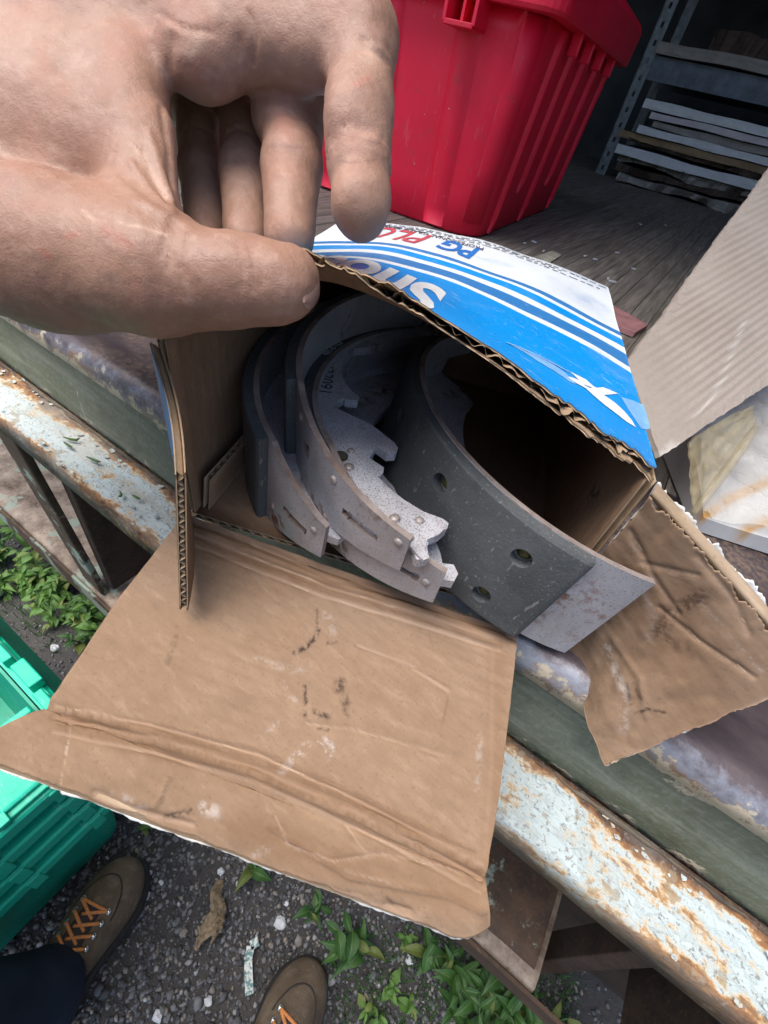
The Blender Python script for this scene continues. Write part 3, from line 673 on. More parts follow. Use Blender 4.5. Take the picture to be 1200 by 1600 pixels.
# ---- red tote
TC = PZ(739, 377, FZ); tt = np.array([-.085, .9964, 0]); ts = np.array([.9964, .085, 0])   # depth, right
RH, RD = .175, .262
TCEN = TC + tt * RD - ts * RH; TCEN[2] = FZ
tote = thing('storage_tote', 'red ribbed plastic storage tote standing on the truck floor', 'tote', TCEN)
def tf(x, y, z): return TCEN + ts * x + tt * y + np.array([0, 0, z + .001])
g = lambda z: .082 * z                        # wall draft
lay = [(0, RH - .004, RD - .004, .046)] + [(z, RH + g(z), RD + g(z), .05) for z in (.004, .06, .12, .18, .24, .262)]
inn = [(z, RH + g(z) - .004, RD + g(z) - .004, .03) for z in (.262, .2, .1, .02)]
V, F = loft(lay + inn, tf, cap0=True, cap1=True); obj('body', V, F, RED, tote, smooth=True)
rl = [(.262, RH + g(.262) - .002, RD + g(.262) - .002, .03), (.262, RH + .045, RD + .045, .035), (.266, RH + .047, RD + .047, .035), (.31, RH + .050, RD + .050, .036), (.318, RH + .047, RD + .047, .036), (.318, RH + .018, RD + .018, .03), (.262, RH + .018, RD + .018, .03)]
V, F = loft(rl, tf, cap0=False); obj('rim', V, F, RED, tote)
def rib(yy, z0, z1, wd=.0038, dp=.0085, side='R', name='rib'):
    V = []; F = []; n = 10
    for i in range(n + 1):
        z = z0 + (z1 - z0) * i / n; e = dp if i > 0 else dp * .5
        o = (RH if side == 'R' else RD) + g(z)
        for a, b in ((-wd * 1.5, -.002), (-wd * .8, e * .8), (0, e), (wd * .8, e * .8), (wd * 1.5, -.002)):
            V.append(tf(o + b, yy + a, z) if side == 'R' else tf(yy + a, -(o + b), z))
    for i in range(n): F += [(i*5+j, i*5+j+1, (i+1)*5+j+1, (i+1)*5+j) for j in range(4)]
    F.append((0, 1, 2, 3, 4)); F.append(tuple(n*5 + j for j in range(5)))
    obj(name, V, F, RED, tote, smooth=True)
for yy, z0 in ((-.195, .004), (-.105, .06), (-.012, .004), (.10, .06), (.215, .008)): rib(yy, z0, .258)
for yy in (-.15, -.058, .045, .16):                 # gussets under the lip
    mb = MB(); c = tf(RH + .034, yy, .252); mb.box(c, (.008, .004, .014), [ts, tt, (0, 0, 1)], bev=.002); mb.build('gusset', RED, tote)
for xx, wd in ((.095, .03), (-.02, .02), (-.13, .03)): rib(xx, .004, .258, wd=wd * .5, dp=.007, side='F', name='front_panel_rib')
# socket on the front wall below the rim: open cells
fy = -(RD + g(.22) + .022); sx0, sx1, sz0, sz1 = .074, .116, .236, .275
mb = MB(); A = [ts, tt, (0, 0, 1)]
mb.box(tf((sx0 + sx1) / 2, fy, sz0), ((sx1 - sx0) / 2, .022, .0028), A, bev=.001); mb.box(tf(sx0, fy, (sz0 + sz1) / 2), (.0026, .022, (sz1 - sz0) / 2), A, bev=.001); mb.box(tf(sx1, fy, (sz0 + sz1) / 2), (.0026, .022, (sz1 - sz0) / 2), A, bev=.001)
o = mb.build('handle_socket', RED, tote)
mb = MB(); cx_ = (sx0 + sx1) / 2; zc = sz0 + .024
mb.bar(tf(cx_, fy + .004, sz0), tf(cx_, fy + .004, zc), .0018, .016, up=tuple(tt)); mb.bar(tf(cx_, fy + .004, zc), tf(sx0, fy + .004, zc + .012), .0018, .016, up=tuple(tt)); mb.bar(tf(cx_, fy + .004, zc), tf(sx1, fy + .004, zc + .012), .0018, .016, up=tuple(tt))
mb.build('web', RED, o)
for s in (-1, 1):                             # hinged lid halves
    mb = MB(); mb.box(tf(0, s * (RD + .04) / 2, .322), (RH + .04, (RD + .038) / 2, .003), A, bev=.002); mb.build('lid', RED, tote)

# ---- nested green totes beside the step
GCX, GCY = -.615, -.20; GW, GD = .268, .215
def green_tote(k, zr, label):
    z0 = zr - .30
    t = thing('nested_tote', label, 'tote', (GCX, GCY, max(z0, .0)), 'nested green totes')
    f = lambda x, y, z: np.array([GCX + x, GCY + y, z])
    zb = .004 + k * .062
    V, F = loft([(zb, GW - .055, GD - .055, .03), (zr - .002, GW - .024, GD - .024, .035), (zr - .002, GW - .028, GD - .028, .035), (zb + .004, GW - .059, GD - .059, .03)], f, cap0=True, cap1=True); obj('body', V, F, GREEN_SHADED, t, smooth=False)
    rp = [(zr - .045, GW - .030, GD - .030, .034), (zr - .045, GW - .012, GD - .012, .036), (zr - .030, GW - .010, GD - .010, .036), (zr - .030, GW - .001, GD - .001, .038), (zr - .004, GW, GD, .038), (zr, GW - .003, GD - .003, .038), (zr, GW - .022, GD - .022, .034), (zr - .03, GW - .024, GD - .024, .034)]
    V, F = loft(rp, f, cap0=False); r = obj('rim', V, F, GREEN, t)
    for j, yy in enumerate((-.15, -.05, .055, .15)):
        mb = MB(); mb.box((GCX + GW - .004, GCY + yy, zr - .024), (.006, .010, .021), bev=.002); mb.build('rim_tab', GREEN, r)
    return t
GZ = [.31, .372, .434, .496]
gl = ['green plastic tote at the bottom of the nested stack, standing on gravel', 'second green plastic tote from the bottom of the nested stack', 'green plastic tote nested just under the open one', 'open green plastic tote topping the nested stack with its lid folded']
gts = [green_tote(k, zr, gl[k]) for k, zr in enumerate(GZ)]
top = gts[3]; ZT = GZ[3]
# right lid half lying closed, with interlocking fingers along the edge
mb = MB(); xa, xb = GCX + GW - .115, GCX + GW - .006
mb.box(((xa + xb) / 2, GCY - .01, ZT + .005), ((xb - xa) / 2, GD - .02, .003), bev=.0015)
for j in range(6): mb.box((xb - .004, GCY - .17 + j * .066, ZT + .011), (.008, .014 if j % 2 else .008, .004), bev=.001)
lid = mb.build('lid', GREEN, top)
mb = MB(); mb.tube([(xb - .012, GCY - GD + .02, ZT + .011), (xb - .012, GCY + GD - .02, ZT + .011)], .0035, 8); mb.build('hinge_rod', GREEN, lid)
# far edge: hinge knuckles standing above the rim; the far lid hangs outside
mb = MB(); yk = GCY + GD - .012
for j in range(7): mb.box((GCX - .22 + j * .064, yk + (.006 if j % 2 else 0), ZT + .010), (.026, .010 if j % 2 else .007, .010), bev=.002)
o = mb.build('hinge_knuckle', GREEN, top)
V, F = solid_grid(lambda u, v: (np.array([GCX - .25 + .5 * u, GCY + GD + .002 + .020 * v, ZT - .002 - .075 * v]), np.array([0, .707, .707])), 6, 6, .004); obj('lid', V, F, GREEN_SHADED, top)
mb = MB(); mb.box((xa - .004, GCY, ZT + .004), (.006, GD - .03, .007), bev=.002); mb.build('divider_bar', GREEN, top)

# ================================================================ pale corrugated sheet leaning at the right
def m_corr():
    m = Mat('bare_corrugated', .85, spec=.25); n = m.noise(12, 5); f = m.noise(350, 3)
    c = m.mix(m.thr(n, .3, .7), (.35, .29, .24), (.43, .365, .31)); c = m.mix(m.math('MULTIPLY', m.thr(f, .5, .75), .3), c, (.28, .21, .16))
    c = m.mix(m.attr('scuff'), c, (.66, .62, .56)); m.col(c); m.bump(f, .35, .0006); return m.m
CORR = m_corr()
p1 = PZ(1031, 712, 1.112); p2 = PZ(1200, 600, 1.135); p3 = PY(1200, 265, .62)
pn = np.cross(p2 - p1, p3 - p1); pn /= np.linalg.norm(pn); pn *= np.sign(np.dot(pn, CAM - p1))
outl = [(1031, 714), (1024, 690), (1004, 625), (984, 562), (1004, 532), (1040, 487), (1080, 428), (1120, 374), (1160, 322), (1200, 266), (1275, 168), (1340, 330), (1380, 480), (1290, 540), (1200, 601), (1150, 634), (1110, 661), (1070, 690)]
P3 = [PP(x, y, p1, pn) for x, y in outl]
e1 = p2 - p1; e1 /= np.linalg.norm(e1); e2 = np.cross(pn, e1)
def build_sheet():
    # fine triangulated plate cut to the outline, ribs running along it
    from mathutils.geometry import delaunay_2d_cdt
    Q = [Vector(((p - p1) @ e1, (p - p1) @ e2)) for p in P3]
    # rib direction in photo: from (1100,640) towards (1200,560)
    rd = PP(1200, 520, p1, pn) - PP(1040, 640, p1, pn); rd = np.array([rd @ e1, rd @ e2]); rd /= np.linalg.norm(rd); rn = np.array([-rd[1], rd[0]])
    bnd = []
    for a, b in zip(Q, Q[1:] + Q[:1]):
        n = max(1, int((b - a).length / .004))
        for k in range(n): bnd.append(a.lerp(b, k / n) + Vector((random.uniform(-.0005, .0005), random.uniform(-.0005, .0005))))
    pts = list(bnd); lo = np.min([q[:] for q in Q], 0); hi = np.max([q[:] for q in Q], 0)
    ctr = (lo + hi) / 2; R_ = np.linalg.norm(hi - lo) / 2
    from mathutils.geometry import intersect_point_tri_2d
    def inside(x, y):
        c = False; n = len(Q)
        for i in range(n):
            a, b = Q[i], Q[i-1]
            if (a.y > y) != (b.y > y) and x < (b.x - a.x) * (y - a.y) / (b.y - a.y) + a.x: c = not c
        return c
    pitch = .0056
    for i in np.arange(-R_, R_, .012):
        for j in np.arange(-R_, R_, pitch / 4):
            p = ctr + rd * i + rn * j
            if inside(p[0], p[1]) and min((Vector(p) - b).length for b in bnd[::2]) > .0022: pts.append(Vector(p))
    r = delaunay_2d_cdt(pts, [], [list(range(len(bnd)))], 1, 1e-6)
    V2, F2 = r[0], r[2]; nb = len(V2); V = []; sc = []
    px = None
    for q in V2:
        h = np.dot(rn, (q.x, q.y)); w_ = (.00026 + .00018 * mnoise.noise(Vector((q.x * 14, q.y * 14, 7)))) * min(1, max(.08, (q.x - .01) / .06 + .25 * mnoise.noise(Vector((q.x * 20, q.y * 20, 3))))) * math.cos(2 * math.pi * h / pitch) + .003 * mnoise.noise(Vector((q.x * 9, q.y * 9, 2)))
        V.append(p1 + e1 * q.x + e2 * q.y + pn * w_)
    top_ = np.array(V); V = np.concatenate([top_, top_ - pn * .0035])
    F = [tuple(f) for f in F2] + [tuple(i + nb for i in f[::-1]) for f in F2]
    from collections import Counter
    ec = Counter(); 
    for f in F2:
        for a, b in zip(f, f[1:] + f[:1]): ec[(a, b)] += 1
    F += [(b, a, a + nb, b + nb) for (a, b) in ec if (b, a) not in ec]
    o = obj('corrugated_sheet', V, F, CORR); tag(o, 'pale grey-brown corrugated cardboard sheet leaning over the wrapped package', 'cardboard')
    d = seg_dist(proj(V), [(1163, 500), (1130, 590), (1112, 625), (1085, 650)]); s_ = np.clip(1 - d / 2.0, 0, 1)
    d = seg_dist(proj(V), [(1010, 690), (1030, 712), (1060, 695)]); attr(o, 'scuff', np.maximum(s_, .8 * np.clip(1 - d / 5, 0, 1)))
build_sheet()

# plain carton standing behind, which the sheet leans on
cb = thing('plain_carton', 'plain brown carton behind the leaning corrugated sheet', 'carton', (.27, .745, FZ))
mb = MB()
for c_, h_ in (((.27, .631, FZ + .086), (.15, .002, .084)), ((.27, .859, FZ + .086), (.15, .002, .084)), ((.1195, .745, FZ + .086), (.002, .1118, .084)), ((.4205, .745, FZ + .086), (.002, .1118, .084)), ((.27, .745, FZ + .0035), (.1480, .1118, .002))): mb.box(c_, h_)
mb.build('body', CORR, cb)
for yy in (.686, .804): mb = MB(); mb.box((.27, yy, FZ + .1725), (.1500, .0575, .002)); mb.build('lid_flap', CORR, cb)
# ================================================================ package in stained clear plastic
def m_pack():
    m = Mat('white_print_sleeve', .5, spec=.4); st = m.attr('ochre'); n = m.noise(30, 5)
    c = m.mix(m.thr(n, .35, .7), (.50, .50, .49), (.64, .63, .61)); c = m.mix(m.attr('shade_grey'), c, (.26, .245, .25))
    c = m.mix(m.math('MULTIPLY', st, m.thr(m.noise(50, 4), .2, .5)), c, (.50, .27, .07)); m.col(c); m.bump(n, .2, .002); return m.m
def m_film(name, c, a):
    m = Mat(name, .16, spec=.6); m.col(c); m.b.inputs['Alpha'].default_value = a; m.bump(m.noise(60, 5, .6, dist=1.5), .7, .004)
    m.b.inputs['Coat Weight'].default_value = .4; return m.m
PACK = m_pack(); FILM = m_film('clear_film', (.78, .76, .70), .36); FILM_Y = m_film('yellowed_film', (.50, .40, .20), .24)
pa = PZ(1084, 824, FZ + .004); pb = PZ(1215, 866, FZ + .004); px_ = (pb - pa) / np.linalg.norm(pb - pa); py_ = np.array([-px_[1], px_[0], 0])
pc = PZ(1048, 690, FZ + .03)
pkg = thing('wrapped_package', 'white printed package wrapped in rust-stained clear plastic on the truck floor', 'package', pa + px_ * .15 + py_ * .1)
def pk(u, v):   # top of the package: low at the front edge, rising away
    z = FZ + .004 + .010 + .030 * (1 - math.exp(-v * 2.2)) + .002 * mnoise.noise(Vector((u * 6, v * 6, 1)))
    base = pa + px_ * (.34 * u) + py_ * (.20 * v) + (-px_ * .012 * v)
    return np.array([base[0], base[1], z])
nu, nv = 70, 50; V = []; 
for i in range(nu + 1):
    for j in range(nv + 1): V.append(pk(i / nu, j / nv))
V = np.array(V); n1 = len(V); Vb = V.copy(); Vb[:, 2] = FZ + .002; idx = lambda i, j: i * (nv + 1) + j; F = []
for i in range(nu):
    for j in range(nv): F.append((idx(i, j), idx(i+1, j), idx(i+1, j+1), idx(i, j+1)))
for i in range(nu): F.append((idx(i, 0), idx(i, 0) + n1, idx(i+1, 0) + n1, idx(i+1, 0))); F.append((idx(i+1, nv), idx(i+1, nv) + n1, idx(i, nv) + n1, idx(i, nv)))
for j in range(nv): F.append((idx(0, j+1), idx(0, j+1) + n1, idx(0, j) + n1, idx(0, j))); F.append((idx(nu, j), idx(nu, j) + n1, idx(nu, j+1) + n1, idx(nu, j+1)))
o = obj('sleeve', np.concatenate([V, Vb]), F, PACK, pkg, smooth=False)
Q = proj(np.concatenate([V, Vb])); oc = np.zeros(len(Q))
for poly, w_ in (([(1100, 806), (1140, 780), (1200, 752), (1260, 735)], 11), ([(1150, 840), (1180, 822), (1240, 798)], 10), ([(1087, 806), (1098, 818)], 7)):
    oc = np.maximum(oc, np.clip(1.6 - 1.6 * seg_dist(Q, poly) / w_, 0, 1))
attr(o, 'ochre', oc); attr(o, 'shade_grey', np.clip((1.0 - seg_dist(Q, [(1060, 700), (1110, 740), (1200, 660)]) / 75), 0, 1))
V2 = V + np.array([0, 0, .0022]) + np.array([[0, 0, .007 * (1 - min(1, 3.5 * abs(mnoise.noise(Vector((p[0] * 28 + p[1] * 14, p[1] * 26, 0)))))) + .002 * mnoise.noise(Vector((p[0] * 90, p[1] * 90, 3)))] for p in V]); F2 = [(idx(i, j), idx(i+1, j), idx(i+1, j+1), idx(i, j+1)) for i in range(nu) for j in range(nv)]
obj('plastic_film', V2, F2, FILM, pkg, smooth=True)
# yellowed rolled edge of the film and the loose bag corner behind it
c0, c1, c2 = PZ(1084, 802, FZ + .024), PZ(1135, 735, FZ + .042), PZ(1182, 668, FZ + .060)
mb = MB(); mb.tube([c0, c0 * .6 + c1 * .4, c1, c1 * .5 + c2 * .5, c2], [.0022, .0028, .003, .0032, .002], 8); mb.build('film_roll', FILM_Y, pkg, smooth=True)
q = [PZ(1082, 805, FZ + .022), PZ(1130, 738, FZ + .040), PZ(1183, 665, FZ + .060), PZ(1176, 635, FZ + .07), PZ(1120, 655, FZ + .062), PZ(1074, 692, FZ + .05)]
def bag(u, v):
    a = q[0] * (1 - u) ** 2 + q[1] * 2 * u * (1 - u) + q[2] * u * u; b = q[5] * (1 - u) ** 2 + q[4] * 2 * u * (1 - u) + q[3] * u * u
    p = a * (1 - v) + b * v; return p + np.array([0, 0, .004 * mnoise.noise(Vector((u * 5, v * 5, 4))) + .002 * mnoise.noise(Vector((u * 14, v * 14, 4)))]), np.array([0, 0, 1.0])
V, F = solid_grid(bag, 30, 24, .0003); obj('bag_corner', V, F, FILM_Y, pkg, smooth=True)
# ================================================================ the brake-shoe carton
BO = np.array([-.153, .096, 1.0645]); a1, a2 = math.radians(21.5), math.radians(19.6)
bx = np.array([math.cos(a1), math.sin(a1), 0]); by = np.array([-math.sin(a2), math.cos(a2), 0]); bz = np.array([0, 0, 1.0])
BW, BD, BH, CT = .19, .226, .0968, .0036
def BP(x, y, z): return BO + bx * x + by * y + bz * z
carton = thing('brake_shoe_carton', 'open blue and white brake shoe carton with torn lid lifted by the hand', 'carton', BP(BW / 2, BD / 2, -.0025))
def rough1(n, amp, seed, f=.9):
    return np.array([amp * (mnoise.noise(Vector((i * .11 * f, seed, 0))) + .6 * mnoise.noise(Vector((i * .45 * f, seed, 5))) + .35 * mnoise.noise(Vector((i * 1.3 * f, seed, 9)))) for i in range(n)])
def carton_panel(name, fn, nu, nv, mats, parent=None, out=1, under=2, jag=None, flute='u', pitch=.0066, size=(.2, .2), paint=None, disp=None, crush=0.0):
    """corrugated board: outer liner, wavy medium, inner liner. fn(u,v)->point. out = sign of the outer normal.
       jag: dict edge->(amplitude, inset of inner liner, inset of outer liner) as a fraction of the panel"""
    jag = jag or {}
    def surf(ii, jj):
        return np.array([[fn(u, v) for v in jj] for u in ii])
    eps = 1e-3; us = np.linspace(0, 1, nu + 1); vs = np.linspace(0, 1, nv + 1)
    V = []; F = []; MI = []; UV = []
    def lattice(du, dv, seed, inset):
        UU, VV_ = np.meshgrid(us, vs, indexing='ij'); lo_v = np.zeros(nu+1); hi_v = np.ones(nu+1); lo_u = np.zeros(nv+1); hi_u = np.ones(nv+1)
        for e, (amp, ii_, oi_) in jag.items():
            k = ii_ if inset == 'in' else oi_ if inset == 'out' else (ii_ + oi_) / 2 + .004
            if e == 'v0': lo_v = k + rough1(nu+1, amp, seed)
            if e == 'v1': hi_v = 1 - k - rough1(nu+1, amp, seed)
            if e == 'u0': lo_u = k + rough1(nv+1, amp, seed)
            if e == 'u1': hi_u = 1 - k - rough1(nv+1, amp, seed)
        V2 = lo_v[:, None] + (hi_v - lo_v)[:, None] * VV_; U2 = lo_u[None] + (hi_u - lo_u)[None] * UU
        return U2, V2
    def pn_(u, v):
        p = np.array(fn(u, v)); a = np.array(fn(u + eps, v)) - np.array(fn(u - eps, v)); b = np.array(fn(u, v + eps)) - np.array(fn(u, v - eps))
        n = np.cross(a, b); n /= np.linalg.norm(n) + 1e-12; return p, n * out
    def liner(seed, inset, o_a, o_b, ma, mb_, me):
        U2, V2 = lattice(0, 0, seed, inset); b0 = len(V)
        G = np.array([[fn(U2[i, j], V2[i, j]) for j in range(nv + 1)] for i in range(nu + 1)]); nn_g = np.cross(np.gradient(G, axis=0), np.gradient(G, axis=1)); nn_g /= np.linalg.norm(nn_g, axis=2)[..., None] + 1e-12; nn_g *= out
        A = (G + nn_g * o_a).reshape(-1, 3); B = (G + nn_g * o_b).reshape(-1, 3); uvl = np.stack([U2.ravel(), V2.ravel()], 1).tolist(); UV.extend(uvl); UV.extend(uvl)
        if disp is not None:
            dd = disp(proj(A), np.array(UV[-len(A):])); nn_ = (A - B) / np.linalg.norm(A - B, axis=1)[:, None] * (1 if o_a > o_b else -1); A = A + nn_ * dd[:, None]; B = B + nn_ * dd[:, None]
        V.extend(A); V.extend(B); n1 = len(A); ix = lambda i, j: b0 + i * (nv + 1) + j
        for i in range(nu):
            for j in range(nv):
                q = (ix(i, j), ix(i+1, j), ix(i+1, j+1), ix(i, j+1)); F.append(q); MI.append(ma); F.append(tuple(k + n1 for k in q[::-1])); MI.append(mb_)
        for i in range(nu):
            for j in (0, nv): a, b = ix(i, j), ix(i+1, j); F.append((a, b, b + n1, a + n1)); MI.append(me)
        for j in range(nv):
            for i in (0, nu): a, b = ix(i, j), ix(i, j+1); F.append((a, b, b + n1, a + n1)); MI.append(me)
    lt = .0006
    liner(11.3, 'out', CT / 2, CT / 2 - lt, 0, under, under)
    liner(47.9, 'in', -CT / 2, -CT / 2 + lt, 1, 2, 2)
    # medium
    U2, V2 = lattice(0, 0, 29.1, 'mid'); nw = max(6, int((size[0] if flute == 'u' else size[1]) / pitch)) * 6; b0 = len(V)
    nl = 16; amp = CT / 2 - lt
    for i in range(nw + 1):
        for j in range(nl + 1):
            a = i / nw; b = j / nl
            if flute == 'u': u = .004 + .992 * a; iu = int(round(u * nu)); v = V2[iu, 0] + (V2[iu, -1] - V2[iu, 0]) * b
            else: v = .004 + .992 * a; iv = int(round(v * nv)); u = U2[0, iv] + (U2[-1, iv] - U2[0, iv]) * b
            p, n = pn_(u, v); ph = 2 * math.pi * (i / 6 + crush * .35 * mnoise.noise(Vector((i * .21, 3, 0)))); am = 1 - crush * .75 * max(0, min(1, .5 + 1.2 * mnoise.noise(Vector((i * .09, 8, 0))))); V.append(p + n * amp * .98 * am * math.cos(ph)); UV.append((u, v))
    for i in range(nw):
        for j in range(nl): a = b0 + i * (nl + 1) + j; F.append((a, a + nl + 1, a + nl + 2, a + 1)); MI.append(2)
    o = obj(name, V, F, mats, parent or carton, mi=MI, uv=UV, smooth=True)
    Q = proj(np.array(V)); P_ = paint or {}
    for k in ('stain', 'scuff', 'dark_zone', 'pale', 'line'):
        s = np.zeros(len(Q))
        for poly, wpx, st in P_.get(k, []): s = np.maximum(s, st * np.clip(1.4 * (1 - seg_dist(Q, poly) / wpx), 0, 1))
        attr(o, k, s)
    return o
def wob(p, a, f, s): return a * mnoise.noise(Vector((p[0] * f, p[1] * f, p[2] * f + s)))
WH, KI, KE = WHITE_LINER, K_IN, K_EDGE
# bottom, sides, back
carton_panel('bottom_panel', lambda u, v: BP(BW * u, BD * v, 0), 24, 24, [KI, KI, KE], out=-1, size=(BW, BD))
carton_panel('side_panel', lambda u, v: BP(.0005 - .003 * math.sin(3.1 * u), BD * u, .002 + (BH - .002) * v), 30, 20, [BLUE_SIDE, KI, KE], out=-1, flute='u', size=(BD, BH))
carton_panel('side_panel', lambda u, v: BP(BW + .002 * math.sin(3 * u), BD * u, .002 + (BH - .002) * v), 40, 24, [WH, KI, KE], out=1, flute='u', size=(BD, BH),
             paint={'stain': [([(930, 770), (925, 780)], 12, .9), ([(990, 690), (975, 720)], 4, .4)], 'dark_zone': [([(1010, 800), (940, 862)], 26, .5)]})
carton_panel('back_panel', lambda u, v: BP(BW * u, BD, .002 + (BH - .002) * v), 24, 16, [WH, KI, KE], out=-1, flute='u', size=(BW, BH))
# inner seam tab along the left wall
carton_panel('inner_tab', lambda u, v: BP(.006 + .003 * v, .004 + (BD - .02) * u, .003 + .022 * v), 20, 4, [KI, KI, KE], out=1, flute='u', size=(BD, .03))
# lifted lid panel
UFx = [0, .1, .2, .29, .35, .42, .474, .538, .637, .73, .848, 1.0]; HFx = [0, .024, .037, .0425, .0415, .0385, .0355, .032, .026, .019, .0105, .0]
UBx = [0, .25, .5, .75, 1]; HBx = [0, .005, .008, .006, .0]
_uu = np.linspace(0, 1, 201)
def _sm(x, y):
    f = np.interp(_uu, x, y)
    for _ in range(60): f[1:-1] = .25 * f[:-2] + .5 * f[1:-1] + .25 * f[2:]
    return f
_hf, _hb = _sm(UFx, HFx), _sm(UBx, HBx)
def lid(u, v):
    uc = min(max(u, 0), 1); vv = max(v, -.05); s = .52 * max(0, 1 - vv) ** 1.3 + .48 * math.exp(-vv / .13) * max(0, 1 - vv)
    h = np.interp(uc, _uu, _hf) * s + np.interp(uc, _uu, _hb) * (1 - s)
    return BP(BW * u + .004 * max(v, 0) * u, BD * v, BH + .0015 + h + .0012 * mnoise.noise(Vector((u * 5, v * 5, 8))))
def lid_n(u, v):
    e = 2e-3; a = lid(u + e, v) - lid(u - e, v); b = lid(u, v + e) - lid(u, v - e); n = np.cross(a, b); return n / np.linalg.norm(n)
carton_panel('lid_panel', lid, 150, 60, [PRINT, KI, KE], out=1, jag={'v0': (.030, .0, .014), 'v1': (.004, .003, .0)}, flute='u', size=(BW, BD), pitch=.0060, crush=1.0)
# print on the lid (ink sits a hair above the liner)
GU, GV = np.meshgrid(np.linspace(0, 1, 101), np.linspace(0, 1, 101), indexing='ij'); GP = proj(np.array([[lid(u, v) + lid_n(u, v) * CT / 2 for v in np.linspace(0, 1, 101)] for u in np.linspace(0, 1, 101)]))
def lid_uv(px, py):
    d = ((GP - np.array([px, py])) ** 2).sum(-1); i, j = np.unravel_index(np.argmin(d), d.shape); u, v = GU[i, j], GV[i, j]
    for _ in range(6):
        f = proj(lid(u, v) + lid_n(u, v) * CT / 2); e = 1e-3
        J = np.stack([(proj(lid(u + e, v) + lid_n(u, v) * CT / 2) - f) / e, (proj(lid(u, v + e) + lid_n(u, v) * CT / 2) - f) / e], 1)
        try: s = np.linalg.solve(J, np.array([px, py]) - f)
        except Exception: break
        u, v = u + np.clip(s[0], -.05, .05), v + np.clip(s[1], -.05, .05)
    return u, v
def ink(name, V2, F2, mat, off=.0003, clip=None, maxe=.02):
    bm = bmesh.new(); vs = [bm.verts.new((a, b, 0)) for a, b in V2]
    for f in F2:
        try: bm.faces.new([vs[i] for i in f])
        except ValueError: pass
    bmesh.ops.triangulate(bm, faces=bm.faces[:])
    if clip is not None:
        for co, no in clip: bmesh.ops.bisect_plane(bm, geom=bm.verts[:] + bm.edges[:] + bm.faces[:], plane_co=co, plane_no=no, clear_outer=True)
    for _ in range(5):
        L = [e for e in bm.edges if e.calc_length() > maxe]
        if not L: break
        bmesh.ops.subdivide_edges(bm, edges=L, cuts=1); bmesh.ops.triangulate(bm, faces=bm.faces[:])
    bm.verts.index_update()
    V = [lid(v.co.x, v.co.y) + lid_n(v.co.x, v.co.y) * (CT / 2 + off) for v in bm.verts]; F = [[v.index for v in f.verts] for f in bm.faces]; bm.free()
    if not F: return
    return obj(name, V, F, mat, lidp)
lidp = [c for c in carton.children if c.name.startswith('lid_panel')][0]
def text2d(s, size, bold=0.0, shear=0.0, space=1.0):
    cu = bpy.data.curves.new('t', 'FONT'); cu.body = s; cu.size = size; cu.offset = bold; cu.shear = shear; cu.space_character = space; cu.resolution_u = 4
    o = bpy.data.objects.new('t', cu); col.objects.link(o); bpy.context.view_layer.update()
    me = bpy.data.meshes.new_from_object(o.evaluated_get(bpy.context.evaluated_depsgraph_get())); V = np.array([v.co[:2] for v in me.vertices]); F = [list(p.vertices) for p in me.polygons]
    bpy.data.objects.remove(o); bpy.data.curves.remove(cu); bpy.data.meshes.remove(me); return V, F
def lid_text(s, u0, v0, size, mat, bold=0.0, shear=0.0, space=1.0, clip=None, stretch=1.0, slope=0.0):
    V, F = text2d(s, size, bold, shear, space); U = np.stack([u0 - V[:, 0] * stretch / BW, v0 - V[:, 1] / BD + slope * V[:, 0] / BW], 1)
    return ink('lettering', U, F, mat, clip=clip)
def anchored(txt, p0, p1, hpx, mat, bold, shear=0.0, clip=None, upto=None):
    """text whose baseline runs from photo direction p0 (start) to p1 (end of upto) on the lid; hpx = a point on the cap line"""
    (ua, va), (ub, vb), (uc, vc) = lid_uv(*p0), lid_uv(*p1), lid_uv(*hpx)
    V, F = text2d(txt, 1.0, bold, shear); Vr, _ = text2d(upto or txt, 1.0, bold, shear); k = 1.0 / Vr[:, 0].max(); h = (vc - (va + (vb - va) * (uc - ua) / (ub - ua))) / .70
    U = np.stack([ua + (ub - ua) * V[:, 0] * k, va + (vb - va) * V[:, 0] * k + h * V[:, 1]], 1); return ink('lettering', U, F, mat, clip=clip)
anchored('Shoes', (699, 458), (607, 420), (668, 500), INK_W, .035, upto='Sh', clip=[((0, .022, 0), (0, -1, 0)), ((.0, 0, 0), (-1, 0, 0))])
anchored('PG', (752, 390), (693, 374), (728, 403), INK_B, .03, .25)
anchored('PLUS', (678, 370), (566, 350), (660, 384), INK_R, .015, .25)
anchored('PROFESSIONAL GRADE BRAKE SHOES', (757, 388), (560, 344), (754, 392), INK_K, .01)
mbv = []; mbf = []
for row, (vv, ua, ub) in enumerate(((.925, .05, .95), (.948, .05, .80), (.966, .1, .97))):   # fine print too small to read
    u = ua
    while u < ub:
        L = random.uniform(.008, .035); h = .0045 + .003 * random.random(); b = len(mbv); mbv += [(u, vv), (u + L, vv), (u + L, vv + h), (u, vv + h)]; mbf.append((b, b+1, b+2, b+3)); u += L + random.uniform(.005, .012)
ink('fine_print', mbv, mbf, INK_K, off=.0003)
zc = lambda L: [lid_uv(740 + x / 4.286, 360 + y / 4.286) for x, y in L]
def poly_ink(name, L, mat, off): P = zc(L); ink(name, P, [tuple(range(len(P)))], mat, off)
poly_ink('logo_band', [(985, 1118), (1070, 1142), (1135, 1168), (1165, 1260), (1180, 1330), (1120, 1330), (1080, 1270), (1030, 1195)], INK_P, .0002)
poly_ink('logo_band', [(240, 765), (330, 800), (440, 850), (540, 905), (610, 955), (690, 1035), (640, 1015), (540, 945), (430, 880), (330, 815)], INK_P, .0002)
poly_ink('logo_line', [(220, 752), (330, 794), (440, 844), (560, 906), (640, 952), (636, 956), (550, 908), (432, 850), (322, 800), (217, 757)], INK_P, .00035)
